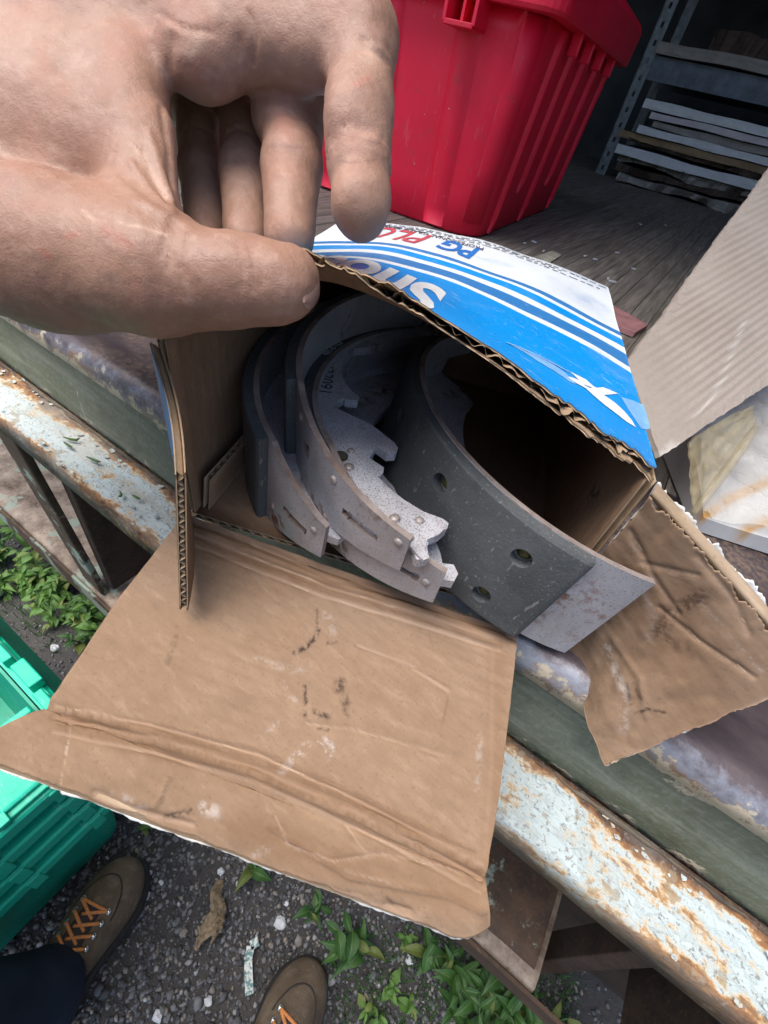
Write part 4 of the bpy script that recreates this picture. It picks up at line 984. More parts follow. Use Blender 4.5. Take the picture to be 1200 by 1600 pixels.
poly_ink('logo_swoosh', [(735, 1050), (800, 1075), (870, 1108), (940, 1155), (1005, 1215), (1055, 1275), (1082, 1322), (1020, 1285), (950, 1230), (870, 1170), (800, 1110)], INK_W, .00035)
anchored('R', (966, 617), (886, 580), (913, 606), INK_W, .05, .35)

# bottom flap: board leaning down over the sill, second score line, crumpled lip
C1L, C1R = BP(-.002, -.001, -.0005), PZ(806, 990, 1.0635); C2L, C2R = PZ(74, 1108, 1.036), PZ(757, 1372, 1.036); C3L, C3R = PZ(-78, 1176, 1.030), PZ(764, 1492, 1.022)
def flap(u, v):
    s1 = .79
    if v <= s1:
        t = v / s1; p = (C1L * (1 - u) + C1R * u) * (1 - t) + (C2L * (1 - u) + C2R * u) * t; sag = .004 * math.sin(math.pi * t) - .0022 * math.exp(-((t - .035) / .022) ** 2) + .0012 * math.exp(-((t - .085) / .02) ** 2)
        sag -= .0016 * math.exp(-((1 - t) / .03) ** 2); sag += .0010 * math.exp(-((t - .955) / .016) ** 2)
    else:
        t = (v - s1) / (1 - s1); uu = u; p = (C2L * (1 - u) + C2R * u) * (1 - t) + (C3L * (1 - u) + C3R * u) * t
        # rounded lower right corner, wavy free edge
        if u > .93: p = p - (C3R - C2R) * t * ((u - .93) / .07) ** 2.2 * .35
        sag = .0035 * math.sin(math.pi * t) * (.6 + .6 * mnoise.noise(Vector((u * 5, 1, 2)))) - .0016 * math.exp(-(t / .12) ** 2) + .0022 * t * mnoise.noise(Vector((u * 9, 4, 2)))
    sag += .0012 * mnoise.noise(Vector((u * 6, v * 6, 1))) + .0005 * mnoise.noise(Vector((u * 19, v * 15, 3)))
    return np.array(p) + np.array([0, 0, sag])
RID = [([(395, 850), (520, 905), (640, 935), (790, 985)], 4, .0007), ([(240, 1130), (400, 1170), (560, 1240), (740, 1330)], 4, -.0007), ([(430, 1275), (450, 1320), (520, 1345), (600, 1335)], 3, .0007), ([(600, 1335), (680, 1350), (750, 1375)], 3, .0006),
       ([(560, 1010), (640, 1040), (700, 1080)], 5, .0005), ([(480, 1130), (560, 1140), (690, 1180)], 4, .0006), ([(110, 1130), (102, 1185), (92, 1235)], 3, .0008), ([(265, 1215), (250, 1250), (240, 1262)], 3, -.0008), ([(540, 1290), (570, 1330), (620, 1345)], 3, .0005),
       ([(420, 1290), (545, 1370), (700, 1400), (755, 1425)], 5, -.0009), ([(150, 1240), (195, 1262), (230, 1272), (300, 1290)], 7, .0012), ([(440, 1375), (560, 1400), (640, 1425)], 5, .0012), ([(520, 1390), (600, 1412)], 4, -.0012)]
SC1 = [(300, 818), (400, 858), (520, 905), (640, 940), (790, 988)]; SC2 = [(85, 1118), (240, 1150), (400, 1195), (560, 1268), (680, 1330), (752, 1368)]
def off_(L, dx, dy, s): return [(x + dx + 3 * mnoise.noise(Vector((x * .03, s, 0))), y + dy + 3 * mnoise.noise(Vector((x * .03, s, 7)))) for x, y in [((a[0] * (1 - t) + b[0] * t), (a[1] * (1 - t) + b[1] * t)) for a, b in zip(L[:-1], L[1:]) for t in (0, .2, .4, .6, .8)] + [L[-1]]]
FOLD = [(off_(SC1, -2, 6, 1), 2.2, -.0011), (off_(SC1, -4, 13, 2), 2.4, .0009), (off_(SC1, -7, 21, 3), 2.2, -.0009), (off_(SC1, -10, 29, 4), 2.6, .0008), (off_(SC2, 2, -16, 5), 2.4, .0010), (off_(SC2, 1, -8, 6), 2.0, -.0010), (off_(SC2, 0, 4, 7), 2.4, .0010), (off_(SC2, -1, 12, 8), 2.2, -.0011), (off_(SC2, -3, 26, 9), 3.0, .0008)]
RID += FOLD
for k in range(7): RID.append(([(300 + 60 * k + random.uniform(-20, 20), 960 + 34 * k), (380 + 60 * k, 985 + 34 * k), (440 + 62 * k, 1018 + 34 * k)], 6, random.choice((-.0003, .0003))))
def flap_disp(Q, uv):
    d = np.zeros(len(Q))
    for poly, w_, h in RID: d += h * np.exp(-(seg_dist(Q, poly) / w_) ** 2)
    return d
fpaint = {'stain': [([(498, 983), (492, 998), (478, 1012), (460, 1020)], 4.5, 1), ([(476, 1072), (478, 1095), (476, 1118)], 4, .9), ([(492, 1112), (512, 1120)], 6, .9), ([(498, 1140), (512, 1140)], 4, .8),
                    ([(532, 1068), (530, 1075)], 13, .75), ([(538, 1092), (540, 1098)], 10, .7), ([(540, 1110), (541, 1116)], 8, .6), ([(275, 995), (262, 1035)], 6, .3), ([(495, 950), (495, 980)], 3, .5), ([(510, 1005), (528, 1003)], 3, .6),
                    ([(258, 1277), (298, 1267)], 7, .75), ([(320, 1220), (265, 1215)], 1.6, .0), ([(598, 1395), (612, 1410)], 5, .5), ([(0, 1215), (60, 1232), (140, 1262)], 7, .45), ([(520, 1385), (600, 1410)], 4, .35)],
          'scuff': [([(440, 1205), (480, 1165)], 9, .75), ([(500, 1160), (512, 1185), (520, 1165), (508, 1155)], 6, .8), ([(415, 1155), (432, 1130)], 7, .45), ([(443, 1065), (450, 1085), (462, 1095)], 5, .5), ([(395, 1030), (470, 1050)], 8, .3), ([(750, 1150), (745, 1240)], 6, .35),
                    ([(318, 1262), (335, 1268)], 16, .55), ([(400, 1335), (420, 1325)], 9, .6), ([(510, 960), (520, 985)], 10, .3), ([(430, 1275), (450, 1320), (520, 1345), (600, 1333)], 2.5, .5), ([(110, 1130), (102, 1185)], 2.5, .4), ([(180, 1240), (225, 1262)], 9, .35), ([(540, 1360), (640, 1390)], 3, .35)],
          'dark_zone': [([(100, 1130), (300, 1170), (500, 1240), (660, 1310), (750, 1370)], 34, .55), ([(380, 1290), (560, 1350), (740, 1400)], 45, .5), ([(300, 845), (480, 900), (640, 940), (790, 985)], 28, .5), ([(780, 1000), (775, 1200), (765, 1340)], 22, .4)]}
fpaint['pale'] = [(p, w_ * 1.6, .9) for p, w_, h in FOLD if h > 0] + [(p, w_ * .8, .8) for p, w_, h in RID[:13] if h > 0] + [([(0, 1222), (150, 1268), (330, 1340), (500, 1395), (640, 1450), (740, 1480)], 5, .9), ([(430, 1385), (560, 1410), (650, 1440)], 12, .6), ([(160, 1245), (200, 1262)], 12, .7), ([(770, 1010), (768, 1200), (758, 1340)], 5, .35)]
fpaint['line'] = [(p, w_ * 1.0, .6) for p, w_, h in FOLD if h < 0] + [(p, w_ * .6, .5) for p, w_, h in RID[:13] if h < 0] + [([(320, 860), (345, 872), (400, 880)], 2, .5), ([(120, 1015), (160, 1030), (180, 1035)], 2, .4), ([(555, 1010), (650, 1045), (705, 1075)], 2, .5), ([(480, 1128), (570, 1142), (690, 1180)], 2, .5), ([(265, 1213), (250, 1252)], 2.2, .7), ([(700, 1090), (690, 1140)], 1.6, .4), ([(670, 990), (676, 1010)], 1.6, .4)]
carton_panel('bottom_flap', flap, 190, 170, [WH, K_FLAP, KE], out=1, under=0, flute='v', size=(BW, .13), jag={'v1': (.007, .024, .0)}, paint=fpaint, disp=flap_disp)
# left flap, pointing at the camera
HLB, HLT = BP(-.001, -.002, .0), BP(-.001, -.002, BH); FLB, FLT = PZ(287, 954, 1.066), PZ(282, 738, 1.137)
def lflap(u, v):
    a = HLB * (1 - v) + HLT * v; b = FLB * (1 - v) + FLT * v; p = a * (1 - u) + b * u; return p + bx * (.0025 * math.sin(math.pi * u)) 
carton_panel('side_flap', lflap, 30, 24, [BLUE_SIDE, KI, KE], out=1, flute='v', size=(.06, .1), jag={'u1': (.012, .0, .01), 'v1': (.014, .0, .012)})
# right flap, folded out, with a torn white outer liner along its top
HRB, HRT = BP(BW + .004, -.001, .001), BP(BW + .002, -.002, BH); ORB, ORT = PZ(947, 1198, 1.048), PZ(1292, 1050, 1.122)
def rflap(u, v):
    p = (HRB * (1 - v) + HRT * v) * (1 - u) + (ORB * (1 - v) + ORT * v) * u
    n = np.array([-.55, -.6, .58]); return p + n * (-.009 * math.sin(math.pi * min(1, u * 1.3) ) * (1.2 - v) + .003 * math.sin(math.pi * u) * v + .002 * mnoise.noise(Vector((u * 4, v * 4, 6))) + .0008 * mnoise.noise(Vector((u * 12, v * 12, 2))) - .002 * math.exp(-((u - .12) / .05) ** 2))
RR = [([(985, 830), (1020, 900), (1060, 960)], 5, .0009), ([(1030, 950), (1090, 1000), (1180, 1060)], 4, .0010), ([(960, 1000), (1000, 1060), (1010, 1120)], 6, -.0008), ([(1000, 880), (1090, 900)], 4, .0007), ([(1090, 870), (1140, 930), (1170, 990)], 6, .0007)]
def rdisp(Q, uv):
    d = np.zeros(len(Q))
    for poly, w_, h in RR: d += h * np.exp(-(seg_dist(Q, poly) / w_) ** 2)
    return d
rpaint = {'stain': [([(1030, 985), (1045, 960), (1080, 940), (1095, 932)], 20, .8), ([(1035, 990), (1060, 1010)], 14, .6), ([(995, 1115), (1010, 1108), (1040, 1113)], 4, .9), ([(978, 1070), (985, 1098)], 5, .7), ([(995, 1078), (1002, 1092)], 4, .6), ([(1075, 1005), (1080, 1030)], 8, .4)],
          'scuff': [([(950, 1010), (962, 1050), (975, 1080)], 9, .6), ([(985, 850), (1010, 895), (1040, 930)], 3, .45), ([(1010, 890), (1090, 905)], 2.5, .35), ([(1000, 900), (1020, 960), (1010, 1000)], 12, .35), ([(975, 1085), (975, 1140)], 12, .35), ([(1095, 940), (1190, 1050)], 2.5, .4)],
          'dark_zone': [([(960, 880), (1040, 960), (1100, 1100)], 90, .45)]}
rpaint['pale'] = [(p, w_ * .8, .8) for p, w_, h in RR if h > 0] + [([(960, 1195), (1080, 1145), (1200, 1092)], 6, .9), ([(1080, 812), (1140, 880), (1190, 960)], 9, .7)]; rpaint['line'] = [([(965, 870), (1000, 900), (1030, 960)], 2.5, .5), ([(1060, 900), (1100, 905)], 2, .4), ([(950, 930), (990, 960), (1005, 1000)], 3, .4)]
carton_panel('side_flap', rflap, 120, 100, [WH, K_DIRTY, KE], out=-1, under=0, flute='v', size=(.09, .1), jag={'u1': (.012, .01, .0), 'v1': (.025, .05, .0)}, paint=rpaint, disp=rdisp)

# ================================================================ brake shoes
RL, TL, TT, SW = .114, .0055, .0028, .0585
def rotm(v):
    a = np.linalg.norm(v)
    if a < 1e-9: return np.eye(3)
    k = v / a; K = np.array([[0, -k[2], k[1]], [k[2], 0, -k[0]], [-k[1], k[0], 0]]); return np.eye(3) + math.sin(a) * K + (1 - math.cos(a)) * K @ K
def make_shoe(label, c, rv, th0, dtip, lin_len, tail, taper, holes, slots, webpoly=None, plate=None, rivets=(), w=SW, tipw=.022, tblhole=()):
    c = np.array(c, float); R = rotm(np.array(rv, float))
    t = thing('brake_shoe', label, 'brake shoe', c, 'brake shoes in the carton')
    M4 = Matrix([[R[i][j] for j in range(3)] + [c[i]] for i in range(3)] + [[0, 0, 0, 1]]); t.matrix_world = M4
    rT = RL - TL; ta, tb = th0 - lin_len - tail, th0 + dtip
    def pol(r, th, z): return np.array([r * math.cos(th), r * math.sin(th), z])
    def hw(th):
        if not taper: return w / 2
        s = min(max((th - th0 - .03) / (dtip - .03), 0), 1); e = min(max((th0 - lin_len - th) / max(tail, 1e-6), 0), 1)
        return (w / 2) * (1 - s ** .8) + tipw / 2 * s ** .8 if s > 0 else (w / 2) * (1 - e) + .015 * e
    # table
    def ftab(u, v):
        th = ta + (tb - ta) * u; return pol(rT, th, hw(th) * (2 * v - 1)), np.array([math.cos(th), math.sin(th), 0])
    def mtab(u, v):
        th = ta + (tb - ta) * u; z = hw(th) * (2 * v - 1)
        for (a, zz, la, lz) in slots:
            if abs(th - th0 - a) < la and abs(z - zz) < lz: return False
        return True
    mi_ = []; V, F = solid_grid(ftab, 170, 34, TT, mtab, mi_); tab = obj('table', V, F, [STEEL, TABLE_EDGE], t, local=True, smooth=False, mi=mi_)
    for (a, zz) in tblhole: mb = MB(); mb.dome(pol(rT, th0 + a, zz), (math.cos(th0 + a), math.sin(th0 + a), 0), .0022, .0012); mb.build('weld_nub', STEEL_EDGE, tab, local=True, smooth=True)
    # lining with rivet holes
    hp = [(RL * a, zz) for a, zz in holes]; hr = .0046; la, lb = th0 - lin_len, th0; nu, nv = 150, 46
    def snap(s, z):
        for (a, zz) in hp:
            q = np.array([s - a, z - zz]); d = np.linalg.norm(q)
            if abs(d - hr) < .0009 and d > 1e-6: q *= hr / d; return a + q[0], zz + q[1]
        return s, z
    def flin(u, v):
        s = RL * (-lin_len * (1 - u)); z = (w / 2 - .0004) * (2 * v - 1); s, z = snap(s, z); th = th0 + s / RL
        b = .0012 * (max(0, abs(z) / (w / 2) - .93) / .07) ** 2; e = .0010 * (max(0, (u - .985) / .015)) ** 2
        return pol(RL - b - e, th, z), np.array([math.cos(th), math.sin(th), 0])
    def mlin(u, v):
        s = RL * (-lin_len * (1 - u)); z = (w / 2 - .0004) * (2 * v - 1); return all((s - a) ** 2 + (z - zz) ** 2 > hr * hr for a, zz in hp)
    V, F = solid_grid(flin, nu, nv, TL - .0002, mlin); lin = obj('lining', V, F, LINING, t, local=True, smooth=False)
    for a, zz in holes:
        mb = MB(); n = np.array([math.cos(th0 + a), math.sin(th0 + a), 0]); mb.dome(pol(rT + .0002, th0 + a, zz), n, .0036, .0016, 12); mb.build('rivet', RIVET, lin, local=True, smooth=True)
    # web
    if webpoly is None:
        P = [(rT - TT + .0006, th) for th in np.linspace(ta + .02, tb - .03, 60)]
        inner = [(rT - .005, tb + .045), (rT - .010, tb + .052), (rT - .014, tb + .02), (rT - .012, tb - .03), (rT - .017, tb - .06)] + [(rT - .018 - .018 * min(1, (tb - .08 - th) / .5) - .003 * math.sin((th - ta) * 3), th) for th in np.linspace(tb - .10, ta + .10, 44)] + [(rT - .02, ta + .02)]
        P2 = [(r * math.cos(th), r * math.sin(th)) for r, th in P + inner]
    else: P2 = webpoly
    V, F = extrude_poly(P2, -.0025, .0025); bm = bmesh.new(); vs = [bm.verts.new(v) for v in V]; [bm.faces.new([vs[i] for i in f]) for f in F]
    ed = [e for e in bm.edges if abs(e.verts[0].co.z - e.verts[1].co.z) < 1e-6]; bmesh.ops.recalc_face_normals(bm, faces=bm.faces[:]); bmesh.ops.triangulate(bm, faces=[f for f in bm.faces if len(f.verts) > 4], ngon_method='EAR_CLIP'); bm.verts.index_update()
    web = obj('web', [v.co[:] for v in bm.verts], [[v.index for v in f.verts] for f in bm.faces], WEBST, t, local=True); bm.free()
    if plate:
        V, F = extrude_poly(plate, .0025, .0042); bm = bmesh.new(); vs = [bm.verts.new(v) for v in V]; [bm.faces.new([vs[i] for i in f]) for f in F]
        bmesh.ops.recalc_face_normals(bm, faces=bm.faces[:]); bmesh.ops.triangulate(bm, faces=[f for f in bm.faces if len(f.verts) > 4], ngon_method='EAR_CLIP'); bm.verts.index_update(); obj('reinforcing_plate', [v.co[:] for v in bm.verts], [[v.index for v in f.verts] for f in bm.faces], WEBST, web, local=True); bm.free()
    for (x, y, r) in rivets:
        mb = MB(); mb.dome((x, y, .0042 if plate else .0025), (0, 0, 1), r, r * .55, 14); mb.build('rivet', STEEL_EDGE, web, local=True, smooth=True)
    return t, c, R, pol
def shoe_local(px, py, c, R, w=0.0):
    n = R[:, 2]; p0 = np.array(c) + n * w; P = PP(px, py, p0, n); return (R.T @ (P - np.array(c)))[:2]
zz3 = lambda L: [(340 + x / 3, 440 + y / 3) for x, y in L]
# A: the silver shoe lying on top
cA, rvA, thA = np.array([-.0510, .2219, 1.1172]), np.array([.061, .0322, -.0615]), -2.2368; RA = rotm(rvA); tipA = -1.3957
inA = [(895, 1235), (925, 1318), (955, 1322), (985, 1312), (975, 1262), (985, 1222), (1035, 1203), (1070, 1172), (1076, 1148), (1050, 1128), (960, 1095), (870, 1040), (800, 985), (752, 935), (772, 915), (776, 888), (708, 845), (742, 788), (792, 824), (832, 822), (842, 796), (825, 772), (722, 690), (540, 603), (560, 580), (592, 560), (597, 570), (655, 575), (662, 556), (638, 540), (605, 508), (582, 462), (576, 415), (600, 368), (640, 330)]
P_in = [shoe_local(x, y, cA, RA) for x, y in zz3(inA)]
last = P_in[-1]; rl_, tl_ = np.hypot(*last), math.atan2(last[1], last[0])
tail = [(.092 * math.cos(t), .092 * math.sin(t)) for t in np.linspace(tl_ - .12 if tl_ < 0 else tl_ - 2 * math.pi - .12, thA - 1.75, 14)]
outer = [((RL - TL - TT + .0006) * math.cos(t), (RL - TL - TT + .0006) * math.sin(t)) for t in np.linspace(thA - 1.85, tipA - .02, 70)]
webA = outer + [tuple(p) for p in P_in] + tail
plA_px = [(960, 1318), (980, 1308), (968, 1262), (978, 1220), (1030, 1198), (1062, 1168), (1066, 1148), (1045, 1132), (955, 1100), (862, 1046), (790, 992), (720, 905), (690, 850), (660, 785), (600, 742), (530, 715)]
plA = [tuple(shoe_local(x, y, cA, RA, .0025)) for x, y in zz3(plA_px)]
plA += [((RL - TL - TT - .001) * math.cos(t), (RL - TL - TT - .001) * math.sin(t)) for t in np.linspace(math.atan2(plA[-1][1], plA[-1][0]), tipA - .03, 30)]
rivA = [tuple(shoe_local(x, y, cA, RA, .0035)) + (r,) for (x, y), r in zip(zz3([(625, 800), (615, 875), (685, 1022), (830, 1115), (945, 1125), (895, 1205)]), (.0021, .0026, .0022, .0026, .0022, .0024))]
slA = [(.62, 0.0, .10, .0024), (.20, .006, .035, .0045)]
tA, cA_, RA_, polA = make_shoe('silver brake shoe with bare web plate lying uppermost among the nested shoes', cA, rvA, thA, tipA - thA, 1.55, .30, True, [(-.35, .012), (-.35, -.012), (-.8, .0), (-1.2, .012)], slA, webA, plA, rivA, tblhole=[(.18, -.018), (.42, -.016), (.45, .012), (.12, .018), (.80, .006)])
webAo = [c for c in tA.children if c.name.startswith('web')][0]
# dark discs on the web, their colour standing in for shaded holes
for (x, y), r in zip(zz3([(440, 556), (575, 832)]), (.0034, .0036)):
    q = shoe_local(x, y, cA, RA, .0025); mb = MB(); mb.tube([(q[0], q[1], .0020), (q[0], q[1], .0027 if r < .0035 else .0046)], r, 14); mb.build('web_hole_disc', HOLE_DARK, webAo, local=True)
def shoe_text(s, size, px0, px1, c, R, wz, parent, mat):
    V, F = text2d(s, size); a = shoe_local(*px0, c, R, wz); b = shoe_local(*px1, c, R, wz); d = (b - a) / np.linalg.norm(b - a); n = np.array([-d[1], d[0]]); k = np.linalg.norm(b - a) / (V[:, 0].max() + 1e-9)
    obj('stamped_lettering', [(a[0] + d[0] * x * k + n[0] * y * k, a[1] + d[1] * x * k + n[1] * y * k, wz + .0002) for x, y in V], F, mat, parent, local=True)
shoe_text('DI32091', .01, (505, 560), (498, 612), cA, RA, .0026, webAo, INK_K)
# B: leftmost, on the carton floor
cB, rvB, thB, tipB = np.array([-.0776, .2190, 1.0955]), np.array([.05, .08, .0]), -1.985, -1.565
make_shoe('brake shoe nearest the left carton wall, dark lining outwards and slotted silver end', cB, rvB, thB, tipB - thB, 1.7, .25, True, [(-.3, .0), (-.75, .012), (-1.2, -.012)], [(.24, -.002, .085, .0022)], rivets=[(.083 * math.cos(tipB - .10), .083 * math.sin(tipB - .10), .0022), (.090 * math.cos(tipB - .03), .090 * math.sin(tipB - .03), .0022)], tblhole=[(.06, -.012), (.36, .004)], tipw=.024)
# C: half hidden under A
zC = 1.0965; tipC = -1.36; pC = PZ(686, 920, zC); cC = pC - np.array([(RL - TL) * math.cos(tipC), (RL - TL) * math.sin(tipC), 0]); thC = tipC - .72
tC, _, _, _ = make_shoe('brake shoe half hidden under the silver one, numbers printed on its lining edge', cC, np.array([0, 0, 0.0]), thC, .72, 1.55, .25, True, [(-.4, .012), (-.9, -.012)], [(.56, .0, .07, .002)], tblhole=[(.66, .0)], tipw=.022)
linC = [c for c in tC.children if c.name.startswith('lining')][0]
Vt, Ft = text2d('631-0-169', .0052)
thT = [thC - .95 + x / RL for x, y in Vt]
obj('printed_lettering', [((RL - .0048 + y) * math.cos(t), (RL - .0048 + y) * math.sin(t), SW / 2 + .0002) for (x, y), t in zip(Vt, thT)], Ft, INK_W, linC, local=True)
# D: the big one on the right, dark convex lining towards the viewer
cD, rvD, thD = np.array([-.0052, .2523, 1.0936]), np.array([-.1166, .1266, -.1465]), -1.1992
make_shoe('large brake shoe with broad dark lining and bare steel end poking out of carton', cD, rvD, thD, .241, 1.75, .2, False, [(-.20, .013), (-.22, -.017), (-.62, .013), (-1.05, .013), (-.72, -.017), (-1.2, -.017)], [])
# ================================================================ the person: left hand, clothing, boots
person = thing('person', 'person in dark jeans and brown boots lifting the carton lid with the left hand', 'person', (-.12, -.22, 0))
def build_hand():
    K = lambda x, y, d: PD(x, y, d).astype(np.float32)
    H = .0011; px = .145 / F_PX                      # metres per photo pixel at the hand's distance
    wr = K(-420, 150, .185)
    pts = [K(640, -80, .15), K(-330, 600, .13), K(640, 420, .20), K(-330, -150, .20), wr, K(520, 520, .12)]
    lo = np.min(pts, 0) - .015; hi = np.max(pts, 0) + .015
    lo[0] = max(lo[0], wr[0] - .01)
    X = grid(lo, hi, H); sh = X.shape[:3]
    C = lambda a, b, ra, rb: sd_cone(X, a, b, ra, rb)
    # palm / back of hand: metacarpals fanned behind the index
    iM, mM, rM, pM = K(275, 22, .158), K(255, 30, .182), K(225, 60, .200), K(200, 95, .214)
    D = C(wr, K(-60, 40, .165), .026, .021)
    D = smin(D, C(K(-60, 40, .165), iM, .0215, .0150), .012)
    for m_, r_ in ((mM, .0135), (rM, .013), (pM, .012)): D = smin(D, C(wr + (m_ - iM) * .5, m_, .021, r_), .012)
    D = smin(D, C(K(-330, 160, .185), K(150, 110, .172), .026, .020), .02); D = smin(D, C(K(-330, 260, .18), K(120, 260, .164), .024, .017), .02); D = smin(D, C(K(-60, 150, .166), K(170, 150, .160), .020, .014), .02)
    # thumb: wrist -> base -> knuckle -> joint -> tip
    tB, tM, tI, tE, tT = K(-230, 330, .158), K(90, 400, .144), K(245, 426, .1400), K(372, 440, .1375), K(452, 436, .1385)
    T = C(wr, tB, .026, .026); T = smin(T, C(tB, tM, .026, .0215), .012); T = smin(T, C(tM, tI, .0212, .0182), .010)
    T = smin(T, C(tI, K(325, 440, .1375), .0165, .0122), .008); T = smin(T, C(K(325, 440, .1375), tE, .0122, .0121), .006)
    T = smin(T, C(tE, tT, .0120, .0092), .005); T = smin(T, sd_ell(X, K(428, 447, .1365), (.012, .0105, .0105)), .006)
    D = smin(D, T, .016)
    # web between thumb and index
    D = smin(D, C(K(20, 190, .160), K(175, 225, .154), .019, .0115), .020)
    D = smin(D, C(K(215, 110, .152), K(225, 330, .145), .0085, .0088), .012)
    D = smin(D, C(K(248, 200, .148), K(253, 320, .143), .0042, .0046), .006)
    # index: along the top, bending down at the knuckle
    iP, iD_, iT = K(563, 62, .146), K(561, 248, .1415), K(564, 334, .1405)
    I = C(iM, K(420, 30, .152), .0150, .0125); I = smin(I, C(K(420, 30, .152), iP, .0125, .0120), .006)
    I = smin(I, sd_ell(X, K(315, 88, .1505), (.0150, .0120, .0125)), .012); I = smin(I, sd_ell(X, K(385, 66, .150), (.014, .010, .010)), .010)         # pad at the root of the finger
    I = smin(I, sd_ell(X, K(470, 78, .149), (.0170, .0105, .0105)), .009)         # pad of the first segment
    J = C(iP, K(562, 170, .143), .0116, .0104); J = smin(J, C(K(562, 170, .143), iD_, .0104, .0100), .004)
    J = smin(J, C(iD_, iT, .0099, .0081), .003); J = smin(J, sd_ell(X, K(558, 185, .1395), (.0085, .011, .009)), .004); J = smin(J, sd_ell(X, K(563, 310, .1385), (.0075, .010, .008)), .004)
    I = smin(I, J, .004)
    D = smin(D, I, .007)
    # middle, ring, little: behind, hanging down on to the printed side of the lid
    def finger(m_, p, d_, t_, r0, r1, r2, r3):
        f = C(m_, p, r0, r1); f = smin(f, C(p, d_, r1, r2), .004); return smin(f, C(d_, t_, r2, r3), .003)
    fm = finger(mM, K(462, 130, .172), K(456, 262, .165), K(452, 372, .160), .0135, .0120, .0108, .0088)
    fm = smin(fm, sd_ell(X, K(440, 180, .166), (.011, .011, .010)), .005)
    fr = finger(rM, K(388, 150, .190), K(386, 270, .182), K(384, 375, .174), .0130, .0118, .0105, .0085)
    fl = finger(pM, K(312, 165, .203), K(316, 270, .194), K(322, 375, .184), .0115, .0105, .0094, .0078)
    for f in (fm, fr, fl): D = smin(D, f, .0025)
    # flexion creases, carved softly
    def crease(a, b, r, k=.0016):
        nonlocal D
        D = smax(D, -C(a, b, r, r), k)
    def on(pxy0, pxy1, d, r=.0009): crease(K(*pxy0, d), K(*pxy1, d), r)
    def ring(p, q, at_, dep, w_, reach=.016):
        # groove round a finger at a joint, across the direction p->q
        nonlocal D
        ax = (q - p) / np.linalg.norm(q - p); R_ = X - at_; s_ = (R_ @ ax); wob_ = .0006 * np.sin(R_[..., 0] * 900)
        D = D + dep * np.exp(-((s_ + wob_) / w_) ** 2) * np.exp(-(np.linalg.norm(R_, axis=-1) / reach) ** 6)
    ring(iD_, iT, K(561, 250, .1415), .0011, .0009); ring(iD_, iT, K(561, 241, .1417), .0007, .0008); ring(iD_, iT, K(561, 262, .1413), .0005, .0009)
    ring(K(545, 60, .146), K(575, 160, .142), K(560, 135, .1435), .0008, .0011, .0135); ring(K(545, 60, .146), K(575, 160, .142), K(560, 124, .144), .0006, .0009, .0135)
    ring(K(462, 130, .172), K(456, 262, .165), K(457, 228, .167), .0007, .0012); ring(K(388, 150, .190), K(386, 270, .182), K(386, 246, .184), .0006, .0011); ring(K(312, 165, .203), K(316, 270, .194), K(315, 235, .197), .0005, .0011)
    V, F = surface_nets(D, lo, H)
    o = obj('hand', V, F, SKIN, person, smooth=True)
    V = np.array(V); Q = proj(V); vis = np.linalg.norm(V - CAM, axis=1)
    # fine wrinkles by moving vertices along their normals
    nrm = np.zeros(len(V) * 3, np.float32); o.data.vertex_normals.foreach_get('vector', nrm); nrm = nrm.reshape(-1, 3)
    dd = np.zeros(len(V))
    W = [([(232, 205), (250, 260), (268, 318)], 5, .0011), ([(205, 255), (235, 300), (272, 332)], 5, .0010), ([(252, 168), (262, 230), (268, 290)], 4, -.0008), ([(222, 230), (242, 285), (262, 322)], 4, -.0008), ([(180, 280), (220, 315), (262, 338)], 6, .0006),
         ([(268, 345), (258, 372), (252, 400)], 3, -.0006), ([(275, 350), (268, 380), (262, 420)], 3, -.0005), ([(290, 352), (282, 385), (278, 430)], 3, .0004), ([(372, 380), (380, 410), (378, 450)], 3, -.0004), ([(388, 380), (396, 412), (394, 455)], 3, -.0005), ([(402, 382), (410, 410), (408, 445)], 3, -.0003),
         ([(268, 60), (262, 110), (275, 150)], 9, -.0008), ([(375, 60), (385, 110), (380, 140)], 9, -.0007), ([(250, 20), (290, 45), (330, 50)], 5, -.0006), ([(390, 20), (400, 60), (395, 100)], 5, -.0008), ([(565, 60), (590, 85), (606, 100)], 4, -.0006),
         ([(455, 455), (450, 480), (440, 500)], 4, -.0003)]
    for poly, w_, h in W: dd += h * np.exp(-(seg_dist(Q, poly) / w_) ** 2) * (vis < .26)
    for i in range(len(V)):
        v = V[i]; dd[i] += .00035 * mnoise.noise(Vector(v * 90)) + .0002 * mnoise.noise(Vector(v * 260))
    me = o.data; co = np.zeros(len(V) * 3, np.float32); me.vertices.foreach_get('co', co); co = co.reshape(-1, 3) + nrm * dd[:, None]; me.vertices.foreach_set('co', co.ravel()); me.update()
    red = np.zeros(len(V)); gr = np.zeros(len(V)); pale = np.zeros(len(V)); near = (vis < .30)
    for poly, w_, s in (([(165, 358), (182, 368), (202, 384)], 9, .2), ([(178, 366), (195, 376)], 4, .28), ([(64, 392), (78, 400)], 4, .4), ([(105, 370), (120, 366)], 4, .35), ([(553, 133), (575, 122)], 5, .25), ([(440, 170), (450, 215)], 14, .15)):
        red = np.maximum(red, s * np.exp(-(seg_dist(Q, poly) / w_) ** 2) * near)
    for poly, w_, s in (([(512, 246), (545, 254), (608, 248)], 2.0, .55), ([(525, 150), (560, 138), (600, 122)], 2.2, .4), ([(408, 226), (460, 231), (506, 230)], 2.5, .45), ([(388, 380), (394, 430)], 2, .3), ([(490, 430), (500, 445)], 4, .6), ([(455, 478), (488, 440)], 2.2, .5), ([(268, 158), (300, 172)], 3, .6)):
        gr = np.maximum(gr, s * np.exp(-(seg_dist(Q, poly) / w_) ** 2) * near)
